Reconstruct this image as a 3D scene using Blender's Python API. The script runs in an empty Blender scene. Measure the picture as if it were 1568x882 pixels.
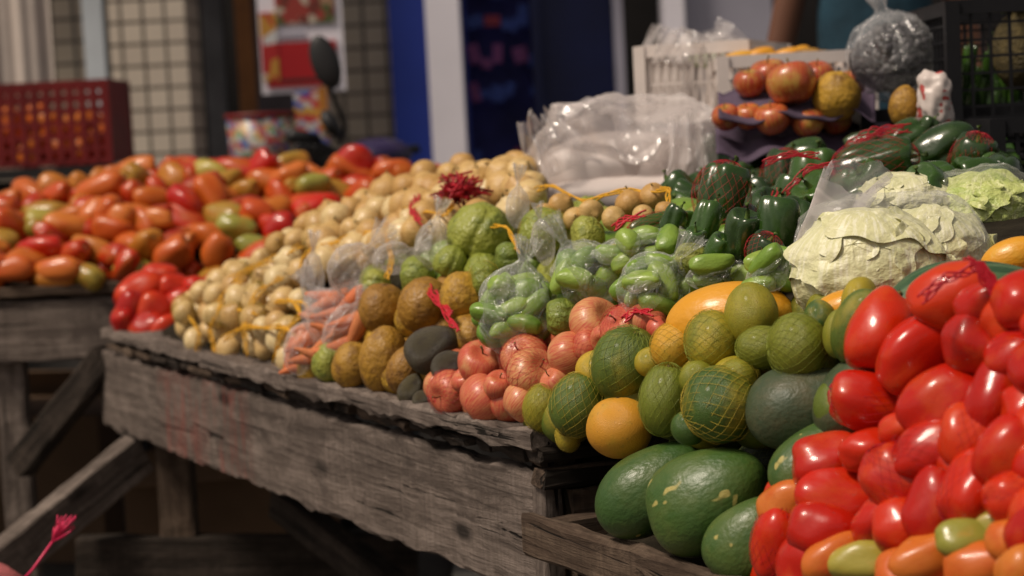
import bpy, math, random
from mathutils import Vector, Matrix, noise
R = random.Random(11)
sc = bpy.context.scene
sc.view_settings.view_transform = 'Standard'
sc.view_settings.look = 'None'
sc.view_settings.exposure = 0
COL = sc.collection
V = Vector
# ------------------------------------------------------------------ camera
CAMZ = 1.10
LENS = 70.0
F = 1568 * LENS / 36
C = V((0, 0, CAMZ))
PITCH = math.atan(241 / F)
M = Matrix.Rotation(math.pi / 2 - PITCH, 3, 'X') @ Matrix.Rotation(math.radians(-3), 3, 'Z')
cd = bpy.data.cameras.new('camera'); cam = bpy.data.objects.new('camera', cd); COL.objects.link(cam)
cd.lens = LENS; cd.sensor_width = 36; cd.clip_end = 500; cd.clip_start = .05
cam.matrix_world = Matrix.Translation(C) @ M.to_4x4()
cd.dof.use_dof = True; cd.dof.focus_distance = 2.3; cd.dof.aperture_fstop = 4.8
sc.camera = cam

def ray(px, py): return M @ V(((px - 784) / F, (441 - py) / F, -1))
def at(px, py, d): return C + ray(px, py) * d
def on_z(px, py, z):
    r = ray(px, py); return C + r * ((z - CAMZ) / r.z)

# stall frame: front edge A (far) -> B (near corner); n points to the back of the table
ZT = .73
A = on_z(165, 505, ZT); B = on_z(825, 660, ZT)
L = (B - A).length
DIR = (B - A).normalized(); NN = V((-DIR.y, DIR.x, 0)).normalized()
if NN.x < 0: NN = -NN
def W(s, t, z): 
    p = A + DIR * s + NN * t
    return V((p.x, p.y, z))
def hmain(t): return .02 + .29 * (1 - math.exp(-t / .2))
def smooth(x):
    x = min(1, max(0, x)); return x * x * (3 - 2 * x)
def leftfade(s, t):
    return .22 + .78 * smooth((s + .02 - .05 * t) / .42)
def surf_main(P):
    t = (P - B).dot(NN)
    if t < 0: return -1
    s = (P - A).dot(DIR)
    return ZT + .02 + (hmain(t) - .02) * leftfade(s, t)
def surf_tom(P):
    t = (P - B).dot(NN)
    if t < -.03: return -1
    return min(.935, .672 + 1.9 * (t + .02))
# left table
ZL = .82
YE = on_z(90, 432, ZL).y
def surf_left(P):
    u = P.y - YE
    if u < 0: return -1
    k = min(1, max(0, (P.x + 1.25) / .45))
    hr = .155 + .05 * k
    h = hr * math.sin(min(u / .65, 1) * math.pi / 2) if u < .65 else hr - (u - .65) * .6
    return ZL + .01 + h
def march(px, py, off=0, surf=surf_main):
    r = ray(px, py); d = 1.55
    while d < 6.2:
        P = C + r * d
        if P.z <= surf(P) + off: return P, d
        d += .008
    return None, None

# ------------------------------------------------------------------ node helpers
class NT:
    def __init__(s, name):
        s.m = bpy.data.materials.new(name); s.m.use_nodes = True
        s.t = s.m.node_tree; s.b = s.t.nodes['Principled BSDF']; s.out = s.t.nodes['Material Output']
    def n(s, ty, **k):
        x = s.t.nodes.new(ty)
        for a, v in k.items(): setattr(x, a, v)
        return x
    def l(s, a, b): s.t.links.new(a, b)
    def setb(s, **k):
        for a, v in k.items():
            s.b.inputs[a.replace('_', ' ')].default_value = v
    def noise(s, vec, scale, detail=3, rough=.5, dist=0):
        x = s.n('ShaderNodeTexNoise'); x.inputs['Scale'].default_value = scale
        x.inputs['Detail'].default_value = detail; x.inputs['Roughness'].default_value = rough
        x.inputs['Distortion'].default_value = dist
        if vec is not None: s.l(vec, x.inputs['Vector'])
        return x.outputs['Fac']
    def ramp(s, fac, stops, interp='LINEAR'):
        x = s.n('ShaderNodeValToRGB'); e = x.color_ramp.elements; x.color_ramp.interpolation = interp
        while len(e) < len(stops): e.new(.5)
        for i, (p, c) in enumerate(stops):
            e[i].position = p
            e[i].color = (c, c, c, 1) if not isinstance(c, tuple) else (*c, 1)
        s.l(fac, x.inputs['Fac']); return x.outputs['Color']
    def mix(s, fac, a, b, mode='MIX'):
        x = s.n('ShaderNodeMixRGB', blend_type=mode)
        for i, v in ((0, fac), (1, a), (2, b)):
            if isinstance(v, (int, float)): x.inputs[i].default_value = v
            elif isinstance(v, tuple): x.inputs[i].default_value = (*v, 1)
            else: s.l(v, x.inputs[i])
        return x.outputs[0]
    def mapv(s, vec, scale):
        x = s.n('ShaderNodeVectorMath', operation='MULTIPLY'); s.l(vec, x.inputs[0]); x.inputs[1].default_value = scale
        return x.outputs[0]
    def bump(s, h, strength, dist=.01):
        x = s.n('ShaderNodeBump'); x.inputs['Strength'].default_value = strength; x.inputs['Distance'].default_value = dist
        s.l(h, x.inputs['Height']); s.l(x.outputs[0], s.b.inputs['Normal']); return x

def objvec(t, rnd=True):
    tc = t.n('ShaderNodeTexCoord')
    if not rnd: return tc.outputs['Object'], None
    oi = t.n('ShaderNodeObjectInfo')
    m = t.n('ShaderNodeMath', operation='MULTIPLY'); m.inputs[1].default_value = 37
    t.l(oi.outputs['Random'], m.inputs[0])
    a = t.n('ShaderNodeVectorMath', operation='ADD'); t.l(tc.outputs['Object'], a.inputs[0]); t.l(m.outputs[0], a.inputs[1])
    return a.outputs[0], oi.outputs['Random']

def fruit(name, cols, blotch=None, speck=None, streak=None, rough=.35, bump=(30, .15), coat=0., spec=.5, interp='LINEAR', scuff=.2, crough=.12):
    t = NT(name); vec, rnd = objvec(t)
    base = t.ramp(rnd, cols, interp)
    if streak:
        col, sc_, lo, hi, am = streak
        tc = t.n('ShaderNodeTexCoord')
        g = t.n('ShaderNodeVectorMath', operation='NORMALIZE'); t.l(t.mapv(tc.outputs['Object'], (1, 1, .25)), g.inputs[0])
        mv = t.mapv(g.outputs[0], (sc_, sc_, sc_ * .15))
        ad = t.n('ShaderNodeVectorMath', operation='ADD'); t.l(mv, ad.inputs[0]); t.l(vec, ad.inputs[1])
        ns = t.noise(ad.outputs[0], 1.0, 3, .6)
        base = t.mix(t.ramp(ns, [(lo, 0.), (hi, am)]), base, col)
    if blotch:
        col, sc_, lo, hi, am = blotch
        nb = t.noise(vec, sc_, 4, .6)
        base = t.mix(t.ramp(nb, [(lo, 0.), (hi, am)]), base, col)
    if speck:
        col, sc_, lo, hi, am = speck
        nb = t.noise(vec, sc_, 2, .7)
        base = t.mix(t.ramp(nb, [(lo, 0.), (hi, am)]), base, col)
    # handling scuffs: dull brownish marks
    sf_ = t.noise(t.mapv(vec, (6, 6, 3)), 1.3, 6, .75, .6)
    base = t.mix(t.ramp(sf_, [(.60, 0.), (.74, scuff)]), base, (.17, .10, .05))
    t.l(base, t.b.inputs['Base Color'])
    nr = t.noise(vec, 5, 3)
    t.l(t.ramp(nr, [(.3, max(.05, rough - .08)), (.7, min(1, rough + .14))]), t.b.inputs['Roughness'])
    t.setb(Coat_Weight=coat, Coat_Roughness=crough); t.b.inputs['Specular IOR Level'].default_value = spec
    t.bump(t.noise(vec, bump[0], 3), bump[1], .02)
    return t.m

def simple(name, col, rough=.6, var=.25, scale=8, bump=.1, spec=.4, metal=0):
    t = NT(name); vec, _ = objvec(t, False)
    d = tuple(c * (1 - var) for c in col)
    e = tuple(min(1, c * (1 + var)) for c in col)
    t.l(t.ramp(t.noise(vec, scale, 5, .6), [(.3, d), (.7, e)]), t.b.inputs['Base Color'])
    t.setb(Roughness=rough, Metallic=metal); t.b.inputs['Specular IOR Level'].default_value = spec
    if bump: t.bump(t.noise(vec, scale * 4, 4), bump, .01)
    return t.m

m_tom_l = fruit('tomato_mixed_skin', [(0, (.28, .012, .004)), (.25, (.46, .024, .005)), (.45, (.50, .065, .008)), (.7, (.52, .12, .014)), (.86, (.46, .18, .02)), (1, (.27, .22, .03))],
                blotch=((.44, .14, .015), 2.2, .46, .72, .7), speck=((.55, .35, .1), 40, .68, .8, .2), rough=.34, coat=.15, bump=(8, .05), spec=.35, crough=.08)
m_tom_r = fruit('tomato_red_skin', [(0, (.40, .008, .003)), (.5, (.52, .014, .003)), (1, (.58, .038, .005))],
                blotch=((.58, .085, .01), 1.7, .50, .78, .65), speck=((.62, .28, .08), 45, .7, .82, .2), rough=.30, coat=.35, bump=(6, .04), spec=.3, crough=.06)
m_tom_o = fruit('tomato_orange_skin', [(0, (.54, .10, .012)), (1, (.58, .18, .025))], blotch=((.5, .04, .006), 2, .5, .8, .7), rough=.34, coat=.18, bump=(6, .05), spec=.35, crough=.08)
m_tom_g = fruit('tomato_green_skin', [(0, (.26, .26, .04)), (1, (.42, .33, .05))], blotch=((.5, .22, .03), 2, .5, .8, .7), rough=.34, coat=.15, bump=(6, .05))
m_scar = simple('stem_scar', (.16, .11, .03), .8)
m_stemg = simple('green_stem', (.08, .13, .02), .6)
m_onion = fruit('onion_skin', [(0, (.56, .35, .13)), (.5, (.68, .49, .21)), (1, (.74, .60, .32))],
                streak=((.42, .21, .06), 9, .43, .72, .6), blotch=((.34, .18, .05), 3, .56, .75, .55), rough=.4, coat=.1, bump=(14, .12))
m_potato = fruit('yellow_onion_skin', [(0, (.52, .30, .09)), (1, (.64, .43, .16))], streak=((.36, .17, .04), 9, .43, .75, .6),
                 blotch=((.30, .15, .04), 4, .56, .75, .5), rough=.45, bump=(14, .15))
m_pass = fruit('ripe_melon_skin', [(0, (.28, .13, .015)), (.5, (.44, .24, .022)), (1, (.62, .38, .035))],
               blotch=((.14, .06, .014), 3.2, .46, .70, .85), speck=((.10, .055, .02), 14, .58, .72, .7), rough=.5, bump=(12, .25))
m_apple = fruit('apple_skin', [(0, (.56, .11, .05)), (.5, (.60, .19, .08)), (1, (.64, .32, .12))],
                streak=((.48, .022, .03), 22, .42, .64, .8), blotch=((.66, .42, .17), 1.5, .56, .76, .65), speck=((.74, .50, .28), 50, .62, .78, .5), rough=.38, coat=.12, bump=(20, .07))
m_apple2 = fruit('red_apple_skin', [(0, (.36, .035, .018)), (1, (.50, .10, .03))],
                 streak=((.58, .30, .07), 10, .48, .7, .8), blotch=((.50, .36, .06), 1.6, .55, .72, .8), rough=.3, coat=.25, bump=(20, .05))
m_citrus = fruit('citrus_skin', [(0, (.14, .18, .012)), (.3, (.26, .25, .015)), (.6, (.44, .33, .02)), (1, (.56, .36, .02))],
                 blotch=((.15, .18, .015), 1.8, .43, .7, .8), speck=((.18, .10, .02), 26, .58, .72, .55), rough=.42, bump=(70, .3), coat=.06)
m_citrusg = fruit('green_citrus_skin', [(0, (.04, .095, .010)), (1, (.13, .17, .015))],
                  blotch=((.40, .31, .025), 1.5, .50, .75, .8), speck=((.22, .20, .05), 36, .60, .74, .4), rough=.4, bump=(70, .3), coat=.06)
m_citrusy = fruit('yellow_citrus_skin', [(0, (.62, .38, .02)), (1, (.64, .28, .02))],
                  blotch=((.36, .32, .03), 1.5, .5, .75, .55), speck=((.3, .14, .02), 12, .64, .74, .7), rough=.42, bump=(70, .3))
m_dark = fruit('avocado_skin', [(0, (.05, .042, .03)), (1, (.09, .075, .035))], blotch=((.03, .02, .02), 3, .5, .7, .8), speck=((.2, .16, .06), 30, .62, .74, .6), rough=.4, bump=(50, .5))
m_papaya = fruit('papaya_skin', [(0, (.032, .08, .016)), (.5, (.05, .11, .016)), (1, (.08, .13, .02))],
                 blotch=((.13, .16, .035), 1.8, .42, .75, .7), speck=((.48, .40, .12), 2.8, .675, .70, .8), rough=.40, coat=.08, bump=(18, .12))
m_papaya_d = fruit('dark_papaya_skin', [(0, (.04, .058, .032)), (1, (.055, .08, .034))],
                   blotch=((.12, .10, .05), 2.2, .5, .75, .7), speck=((.25, .2, .08), 50, .66, .74, .5), rough=.45, bump=(18, .12))
m_chay = fruit('chayote_skin', [(0, (.14, .20, .025)), (.5, (.26, .30, .04)), (1, (.37, .37, .06))], blotch=((.08, .13, .02), 3, .5, .7, .7), rough=.4, bump=(12, .35), coat=.1)
m_pepper = fruit('green_pepper_skin', [(0, (.014, .036, .006)), (.6, (.024, .062, .009)), (1, (.045, .11, .012))], blotch=((.06, .12, .02), 1.6, .5, .8, .6), rough=.22, coat=.4, bump=(5, .06), scuff=.1, crough=.06)
m_gherk = fruit('green_vegetable_skin', [(0, (.14, .26, .025)), (1, (.28, .40, .06))], blotch=((.07, .17, .02), 2, .5, .75, .7), rough=.35, coat=.15, bump=(8, .1), scuff=.1)
m_carrot = fruit('carrot_skin', [(0, (.64, .15, .04)), (1, (.66, .23, .08))], blotch=((.5, .12, .05), 4, .5, .7, .5), rough=.5, bump=(20, .3))
m_melon = fruit('yellow_melon_skin', [(0, (.70, .29, .012)), (1, (.72, .35, .02))], blotch=((.64, .42, .04), 2, .5, .75, .6), rough=.36, coat=.15, bump=(10, .1), scuff=.1)
m_cab = fruit('cabbage_leaf', [(0, (.66, .64, .36)), (1, (.70, .68, .42))], blotch=((.50, .54, .20), 1.3, .46, .8, .6), streak=((.82, .80, .60), 14, .5, .60, .85), rough=.42, bump=(5, .3), scuff=.08)
m_lett = fruit('lettuce_leaf', [(0, (.50, .56, .18)), (1, (.56, .60, .24))], blotch=((.30, .42, .08), 2.2, .46, .7, .75), streak=((.72, .74, .40), 10, .5, .62, .8), rough=.42, bump=(6, .4), scuff=.05)
m_bean = fruit('dark_bean_skin', [(0, (.015, .013, .016)), (1, (.035, .03, .035))], rough=.3, coat=.3)
m_wt = fruit('watermelon_skin', [(0, (.03, .08, .03)), (1, (.04, .10, .04))], streak=((.11, .19, .08), 6, .5, .6, .7), rough=.35, coat=.1)

def wood(name, dark, light, paint=False, grain=1.0):
    t = NT(name); vec, rnd = objvec(t)
    g = t.noise(t.mapv(vec, (2.6, 60, 60)), 1.0, 7, .7, .7)
    g2 = t.noise(t.mapv(vec, (2.2, 8, 8)), 1.0, 6, .7)
    c = t.ramp(g, [(.28, tuple(x * .5 for x in dark)), (.45, dark), (.68, light)])
    c = t.mix(t.ramp(g2, [(.34, .65), (.56, 0.)]), c, tuple(x * .5 for x in dark))
    st = t.noise(t.mapv(vec, (7, 18, 18)), 1, 7, .78, .5)
    c = t.mix(t.ramp(st, [(.48, 0.), (.70, .7)]), c, tuple(min(1, x * 1.45) for x in light))
    saw = t.noise(t.mapv(vec, (120, 5, 5)), 1, 3, .6, .4)
    c = t.mix(t.ramp(saw, [(.35, .35), (.55, 0.)]), c, tuple(x * .6 for x in dark))
    crk = t.noise(t.mapv(vec, (1.8, 42, 42)), 1, 3, .55, .9)
    cm = t.ramp(crk, [(.33, .95), (.36, 0.)])
    c = t.mix(cm, c, (.010, .008, .006))
    kn = t.n('ShaderNodeTexVoronoi'); t.l(t.mapv(vec, (4.5, 13, 13)), kn.inputs['Vector']); kn.inputs['Scale'].default_value = 1
    c = t.mix(t.ramp(kn.outputs['Distance'], [(.09, .9), (.20, 0.)]), c, (.014, .011, .009))
    if paint:
        tc = t.n('ShaderNodeTexCoord'); sx = t.n('ShaderNodeSeparateXYZ'); t.l(tc.outputs['Object'], sx.inputs[0])
        zone = t.ramp(sx.outputs[0], [(.38, 0.), (.48, 1.), (.86, 1.), (.96, 0.)])
        nn = t.noise(t.mapv(tc.outputs['Object'], (26, 4, 5)), 1, 4, .7, 1.4)
        mk_ = t.mix(1., t.ramp(nn, [(.49, 0.), (.60, .42)]), zone, 'MULTIPLY')
        c = t.mix(mk_, c, (.26, .05, .035))
    t.l(c, t.b.inputs['Base Color']); t.setb(Roughness=.85); t.b.inputs['Specular IOR Level'].default_value = .2
    mx = t.mix(.35, g, st); mx = t.mix(cm, mx, (0., 0., 0.))
    t.bump(mx, 1.0 * grain, .010)
    return t.m
m_wood = wood('weathered_wood', (.115, .09, .075), (.225, .182, .155), True)
m_wood2 = wood('weathered_wood_light', (.125, .098, .082), (.26, .212, .18))
m_woodb = wood('brown_wood', (.068, .045, .031), (.15, .108, .077))
m_woodd = wood('dark_wood', (.028, .021, .016), (.07, .053, .042))

def plasticfilm(name, tint=(.97, .97, .97), base=.045, edge=.36, crease=.24, gloss=.07):
    t = NT(name); vec, rnd = objvec(t)
    t.setb(Base_Color=(*tint, 1), Roughness=.14); t.b.inputs['Specular IOR Level'].default_value = .9
    tr = t.n('ShaderNodeBsdfTransparent'); lw = t.n('ShaderNodeLayerWeight'); lw.inputs[0].default_value = .3
    n1 = t.noise(vec, 1.7, 4, .55, 1.2)
    sub = t.n('ShaderNodeMath', operation='SUBTRACT'); t.l(n1, sub.inputs[0]); sub.inputs[1].default_value = .5
    ab = t.n('ShaderNodeMath', operation='ABSOLUTE'); t.l(sub.outputs[0], ab.inputs[0])
    cr = t.ramp(ab.outputs[0], [(0., crease), (.012, crease * .25), (.05, 0.)])
    ff = t.n('ShaderNodeMath', operation='MULTIPLY_ADD'); t.l(lw.outputs['Facing'], ff.inputs[0]); ff.inputs[1].default_value = edge; ff.inputs[2].default_value = base
    f2 = t.n('ShaderNodeMath', operation='ADD', use_clamp=True); t.l(ff.outputs[0], f2.inputs[0]); t.l(cr, f2.inputs[1])
    # thin film also lets light diffuse through it
    trl = t.n('ShaderNodeBsdfTranslucent'); trl.inputs['Color'].default_value = (*tint, 1)
    ml = t.n('ShaderNodeMixShader'); ml.inputs[0].default_value = .35; t.l(t.b.outputs[0], ml.inputs[1]); t.l(trl.outputs[0], ml.inputs[2])
    mx = t.n('ShaderNodeMixShader'); t.l(f2.outputs[0], mx.inputs[0]); t.l(tr.outputs[0], mx.inputs[1]); t.l(ml.outputs[0], mx.inputs[2])
    gl = t.n('ShaderNodeBsdfGlossy'); gl.inputs['Roughness'].default_value = .11
    mg = t.n('ShaderNodeMixShader'); mg.inputs[0].default_value = gloss; t.l(mx.outputs[0], mg.inputs[1]); t.l(gl.outputs[0], mg.inputs[2])
    t.l(mg.outputs[0], t.out.inputs['Surface'])
    bp = t.bump(ab.outputs[0], .7, .03); t.l(bp.outputs[0], gl.inputs['Normal'])
    return t.m
m_film = plasticfilm('clear_plastic_film')
m_film2 = plasticfilm('milky_plastic_film', (.97, .90, .87), .13, .42)
m_film3 = plasticfilm('thin_clear_film', (.97, .97, .97), .01, .24, .20, .07)
m_film4 = plasticfilm('whitish_bag_film', (.98, .91, .88), .20, .42, .35, .09)
def thread(name, col):
    t = NT(name); t.setb(Base_Color=(*col, 1), Roughness=.45)
    return t.m
m_ynet = thread('yellow_net_thread', (.70, .36, .015)); m_rnet = thread('red_net_thread', (.50, .010, .025)); m_pnet = thread('pink_net_thread', (.75, .03, .12))
m_gnet = thread('green_net_thread', (.24, .28, .03)); m_ynet2 = thread('pale_yellow_net_thread', (.50, .38, .04))

# ------------------------------------------------------------------ mesh builder
class MB:
    def __init__(s): s.v = []; s.f = []; s.m = []; s.sm = []
    def face(s, f, m=0, sm=True): s.f.append(f); s.m.append(m); s.sm.append(sm)
    def box(s, c, size, rot=None, m=0):
        b = len(s.v)
        for x in (-.5, .5):
            for y in (-.5, .5):
                for z in (-.5, .5):
                    p = V((x * size[0], y * size[1], z * size[2]))
                    if rot is not None: p = rot @ p
                    s.v.append(V(c) + p)
        for f in ((0, 1, 3, 2), (4, 6, 7, 5), (0, 4, 5, 1), (2, 3, 7, 6), (0, 2, 6, 4), (1, 5, 7, 3)):
            s.face(tuple(b + i for i in f), m, False)
    def beam(s, p0, p1, w, h, m=0, up=V((0, 0, 1))):
        p0 = V(p0); p1 = V(p1); d = (p1 - p0); ln = d.length; x = d.normalized()
        y = up.cross(x)
        if y.length < 1e-4: y = V((0, 1, 0)).cross(x)
        y.normalize(); z = x.cross(y)
        s.box((p0 + p1) / 2, (ln, w, h), Matrix((x, y, z)).transposed(), m)
    def tube(s, pts, r, n=8, m=0, cap=True):
        pts = [V(p) for p in pts]; b = len(s.v)
        for i, p in enumerate(pts):
            d = (pts[min(i + 1, len(pts) - 1)] - pts[max(i - 1, 0)]).normalized()
            u = d.cross(V((0, 0, 1)) if abs(d.z) < .9 else V((1, 0, 0))).normalized(); w = d.cross(u)
            rr = r[i] if isinstance(r, (list, tuple)) else r
            for k in range(n):
                a = 2 * math.pi * k / n
                s.v.append(p + u * math.cos(a) * rr + w * math.sin(a) * rr)
        for i in range(len(pts) - 1):
            for k in range(n):
                k2 = (k + 1) % n
                s.face((b + i * n + k, b + i * n + k2, b + (i + 1) * n + k2, b + (i + 1) * n + k), m)
        if cap:
            s.face(tuple(b + k for k in range(n))[::-1], m); s.face(tuple(b + (len(pts) - 1) * n + k for k in range(n)), m)
    def ball(s, fn, nseg=28, nring=18, m=0):
        b = len(s.v)
        s.v.append(V(fn(1e-4, 0)))
        for i in range(1, nring):
            for k in range(nseg): s.v.append(V(fn(math.pi * i / nring, 2 * math.pi * k / nseg)))
        s.v.append(V(fn(math.pi - 1e-4, 0))); e = len(s.v) - 1
        for k in range(nseg):
            k2 = (k + 1) % nseg
            s.face((b, b + 1 + k, b + 1 + k2), m)
            s.face((e, e - nseg + k2, e - nseg + k), m)
        for i in range(nring - 2):
            for k in range(nseg):
                k2 = (k + 1) % nseg; q = b + 1 + i * nseg
                s.face((q + k, q + nseg + k, q + nseg + k2, q + k2), m)
    def ell(s, c, r, m=0, n=16, rot=None):
        c = V(c)
        def fn(p, t):
            q = V((r[0] * math.sin(p) * math.cos(t), r[1] * math.sin(p) * math.sin(t), r[2] * math.cos(p)))
            return c + (rot @ q if rot is not None else q)
        s.ball(fn, n, max(6, n * 2 // 3), m)
    def mesh(s, name, mats):
        me = bpy.data.meshes.new(name); me.from_pydata([tuple(v) for v in s.v], [], s.f)
        for mt in mats: me.materials.append(mt)
        me.polygons.foreach_set('material_index', s.m); me.polygons.foreach_set('use_smooth', s.sm); me.update()
        return me
    def obj(s, name, mats, parent=None, loc=None):
        return mk(name, s.mesh(name, mats), parent, loc)
def mk(name, me, parent=None, loc=None, mat=None):
    o = bpy.data.objects.new(name, me); COL.objects.link(o)
    if parent: o.parent = parent
    if mat is not None: o.matrix_local = mat
    elif loc is not None: o.location = loc
    return o
def empty(name):
    o = bpy.data.objects.new(name, None); COL.objects.link(o); o.empty_display_size = .05; return o

# ------------------------------------------------------------------ produce shapes (unit diameter, long axis z)
def sp(x, e): return math.copysign(abs(x) ** e, x)
def nz(p, s, sc_): return noise.noise(V((p[0] * sc_ + s * 7.3, p[1] * sc_ - s * 3.1, p[2] * sc_ + s)))
def wobble(p, s, amp, sc_):
    k = 1 + amp * nz(p, s, sc_); return (p[0] * k, p[1] * k, p[2] * k)
def f_roma(s):
    def fn(p, t):
        r = .5 * abs(math.sin(p)) ** .74 * (1 + .05 * math.cos(3 * t + s) + .035 * math.cos(2 * t + 2 * s)) * (1 - .08 * math.cos(p) * (s % 3 - 1))
        z = .5 * sp(math.cos(p), .95) - .05 * math.exp(-(p / .28) ** 2)
        return wobble((r * math.cos(t), r * math.sin(t), z), s, .18, 2.2)
    return fn
def f_round(s, flat=.97, w=.05, dim=.03):
    def fn(p, t):
        r = .5 * math.sin(p); z = .5 * flat * math.cos(p) - dim * math.exp(-(p / .25) ** 2)
        return wobble((r * math.cos(t), r * math.sin(t), z), s, w, 2.5)
    return fn
def f_apple(s):
    def fn(p, t):
        c = math.cos(p)
        r = .5 * math.sin(p) ** .85 * (1 + .07 * c) * (1 + .02 * math.cos(5 * t) * (1 - c) / 2)
        z = .44 * c - .14 * math.exp(-(p / .33) ** 2) + .06 * math.exp(-((math.pi - p) / .3) ** 2)
        return wobble((r * math.cos(t), r * math.sin(t), z), s, .07, 2)
    return fn
def f_onion(s):
    def fn(p, t):
        r = .5 * math.sin(p) ** .9; z = .42 * math.cos(p) + .11 * math.exp(-(p / .22) ** 2) - .03 * math.exp(-((math.pi - p) / .2) ** 2)
        return wobble((r * math.cos(t), r * math.sin(t), z), s, .10, 2)
    return fn
def f_wrink(s):
    def fn(p, t):
        r = .5 * math.sin(p); q = (r * math.cos(t), r * math.sin(t), .49 * math.cos(p))
        k = 1 + .08 * nz(q, s, 2.6) - .035 * abs(nz(q, s + 4, 6)) * 2
        return (q[0] * k, q[1] * k, q[2] * k)
    return fn
def f_pepper(s):
    def fn(p, t):
        c = math.cos(p); si = math.sin(p)
        lob = 1 - .17 * math.exp(-(math.sin(1.5 * t + s + .4 * math.sin(p * 2)) / .32) ** 2)
        r = .5 * si ** .62 * lob * (.88 + .14 * c)
        z = .5 * sp(c, .85) - .16 * math.exp(-(p / .4) ** 2) + .10 * math.exp(-((math.pi - p) / .35) ** 2)
        return wobble((r * math.cos(t), r * math.sin(t), z), s, .16, 2.2)
    return fn
def f_papaya(s):
    def fn(p, t):
        c = math.cos(p); r = .5 * math.sin(p) ** .95 * (1 - .17 * c); q = (r * math.cos(t), r * math.sin(t), .5 * c)
        return wobble(q, s, .14, 1.6)
    return fn
def f_chay(s):
    def fn(p, t):
        c = math.cos(p); fr = math.exp(-(math.sin(2.5 * t + s) / .22) ** 2)
        r = .5 * math.sin(p) ** .85 * (1 - .1 * c) * (1 - .14 * fr)
        z = .47 * c + .07 * math.exp(-((math.pi - p) / .4) ** 2)
        q = (r * math.cos(t), r * math.sin(t), z)
        k = 1 + .06 * nz(q, s, 5); return (q[0] * k, q[1] * k, q[2] * k)
    return fn
def f_long(s):
    def fn(p, t):
        c = math.cos(p); r = .5 * math.sin(p) ** .8 * (1 + .05 * math.cos(3 * t)) * (1 - .15 * c)
        return wobble((r * math.cos(t) + .12 * (c * c), r * math.sin(t), .5 * c), s, .08, 3)
    return fn
def f_carrot(s):
    def fn(p, t):
        c = math.cos(p); r = .5 * math.sin(p) ** .5 * (.62 + .38 * c); 
        return wobble((r * math.cos(t), r * math.sin(t), .5 * c), s, .08, 6)
    return fn
def shapes(name, gen, mat, stem=None, nv=4, seg=28, ring=20):
    out = []
    for i in range(nv):
        b = MB(); b.ball(gen(i * 1.7 + .3), seg, ring, 0); mats = [mat]
        if stem == 'scar':
            b.tube([(0, 0, .40), (.005, 0, .462), (.02, .01, .475)], [.05, .05, .02], 7, 1); mats.append(m_scar)
        elif stem == 'stem':
            b.tube([(0, 0, .25), (.01, .01, .42), (.05, .02, .52)], [.02, .018, .026], 6, 1); mats.append(m_scar)
        elif stem == 'pstem':
            b.tube([(0, 0, .28), (.0, .0, .38), (.03, .02, .48), (.09, .03, .60)], [.14, .06, .045, .055], 8, 1); mats.append(m_stemg)
        elif stem == 'root':
            b.tube([(0, 0, .46), (.01, 0, .54), (.03, .01, .60)], [.05, .025, .035], 6, 1)
            b.tube([(0, 0, -.40), (0, 0, -.455)], [.06, .05], 7, 1); mats.append(m_scar)
        out.append(b.mesh(name + '_mesh', mats))
    return out
SH = {
    'tl': shapes('roma_tomato', f_roma, m_tom_l, 'scar', 6), 'tr': shapes('red_tomato', f_roma, m_tom_r, 'scar', 7, 36, 26),
    'to': shapes('orange_tomato', f_roma, m_tom_o, 'scar', 3), 'tg': shapes('green_tomato', f_roma, m_tom_g, 'scar', 3),
    'on': shapes('onion', f_onion, m_onion, 'root'), 'yo': shapes('yellow_onion', f_onion, m_potato, 'root'),
    'pa': shapes('ripe_melon', f_wrink, m_pass, 'scar', 4, 40, 28), 'ap': shapes('apple', f_apple, m_apple, 'stem'),
    'ar': shapes('red_apple', f_apple, m_apple2, 'stem'),
    'ci': shapes('citrus', lambda s: f_round(s), m_citrus, 'scar'), 'cg': shapes('green_citrus', lambda s: f_round(s, 1.0), m_citrusg, 'scar'),
    'cy': shapes('yellow_citrus', lambda s: f_round(s), m_citrusy, 'scar'),
    'av': shapes('avocado', f_papaya, m_dark, 'scar', 2), 'pp': shapes('papaya', f_papaya, m_papaya, 'scar', 4, 40, 28), 'pd': shapes('dark_papaya', f_papaya, m_papaya_d, 'scar', 2, 40, 28),
    'ch': shapes('chayote', f_chay, m_chay, None, 4, 50, 26), 'pe': shapes('green_pepper', f_pepper, m_pepper, 'pstem', 5, 40, 26),
    'gh': shapes('green_vegetable', f_long, m_gherk), 'ca': shapes('carrot', f_carrot, m_carrot), 'me': shapes('melon', lambda s: f_round(s, 1, .02, .0), m_melon, None, 2, 48, 32),
    'be': shapes('bean', f_long, m_bean, None, 2, 12, 8), 'wa': shapes('watermelon', f_papaya, m_wt, None, 1, 48, 32),
}
def netmesh(name, mat, nu=20, nvv=15, th=.0055):
    b = MB()
    def P(i, j):
        ph = math.pi * (i + .3) / (nvv + .6); a = 2 * math.pi * (j + (i % 2) * .5) / nu
        q = V((.512 * math.sin(ph) * math.cos(a), .512 * math.sin(ph) * math.sin(a), .512 * math.cos(ph)))
        return q * (1.01 + .035 * noise.noise(q * 5)) + V((noise.noise(q * 4), noise.noise(q * 4 + V((5, 5, 5))), 0)) * .03
    for i in range(nvv):
        for j in range(nu):
            k = j if i % 2 == 0 else j + 1
            b.tube([P(i, j), P(i + 1, k)], th * .5, 3, 0, False)
            b.tube([P(i, j), P(i + 1, k - 1)], th * .5, 3, 0, False)
    return b.mesh(name, [mat])
NET = {'y': netmesh('yellow_net', m_ynet2), 'r': netmesh('red_net', m_rnet), 'g': netmesh('green_net', m_gnet)}
RAT = {'on': .98, 'yo': .98, 'ap': .95}
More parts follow.
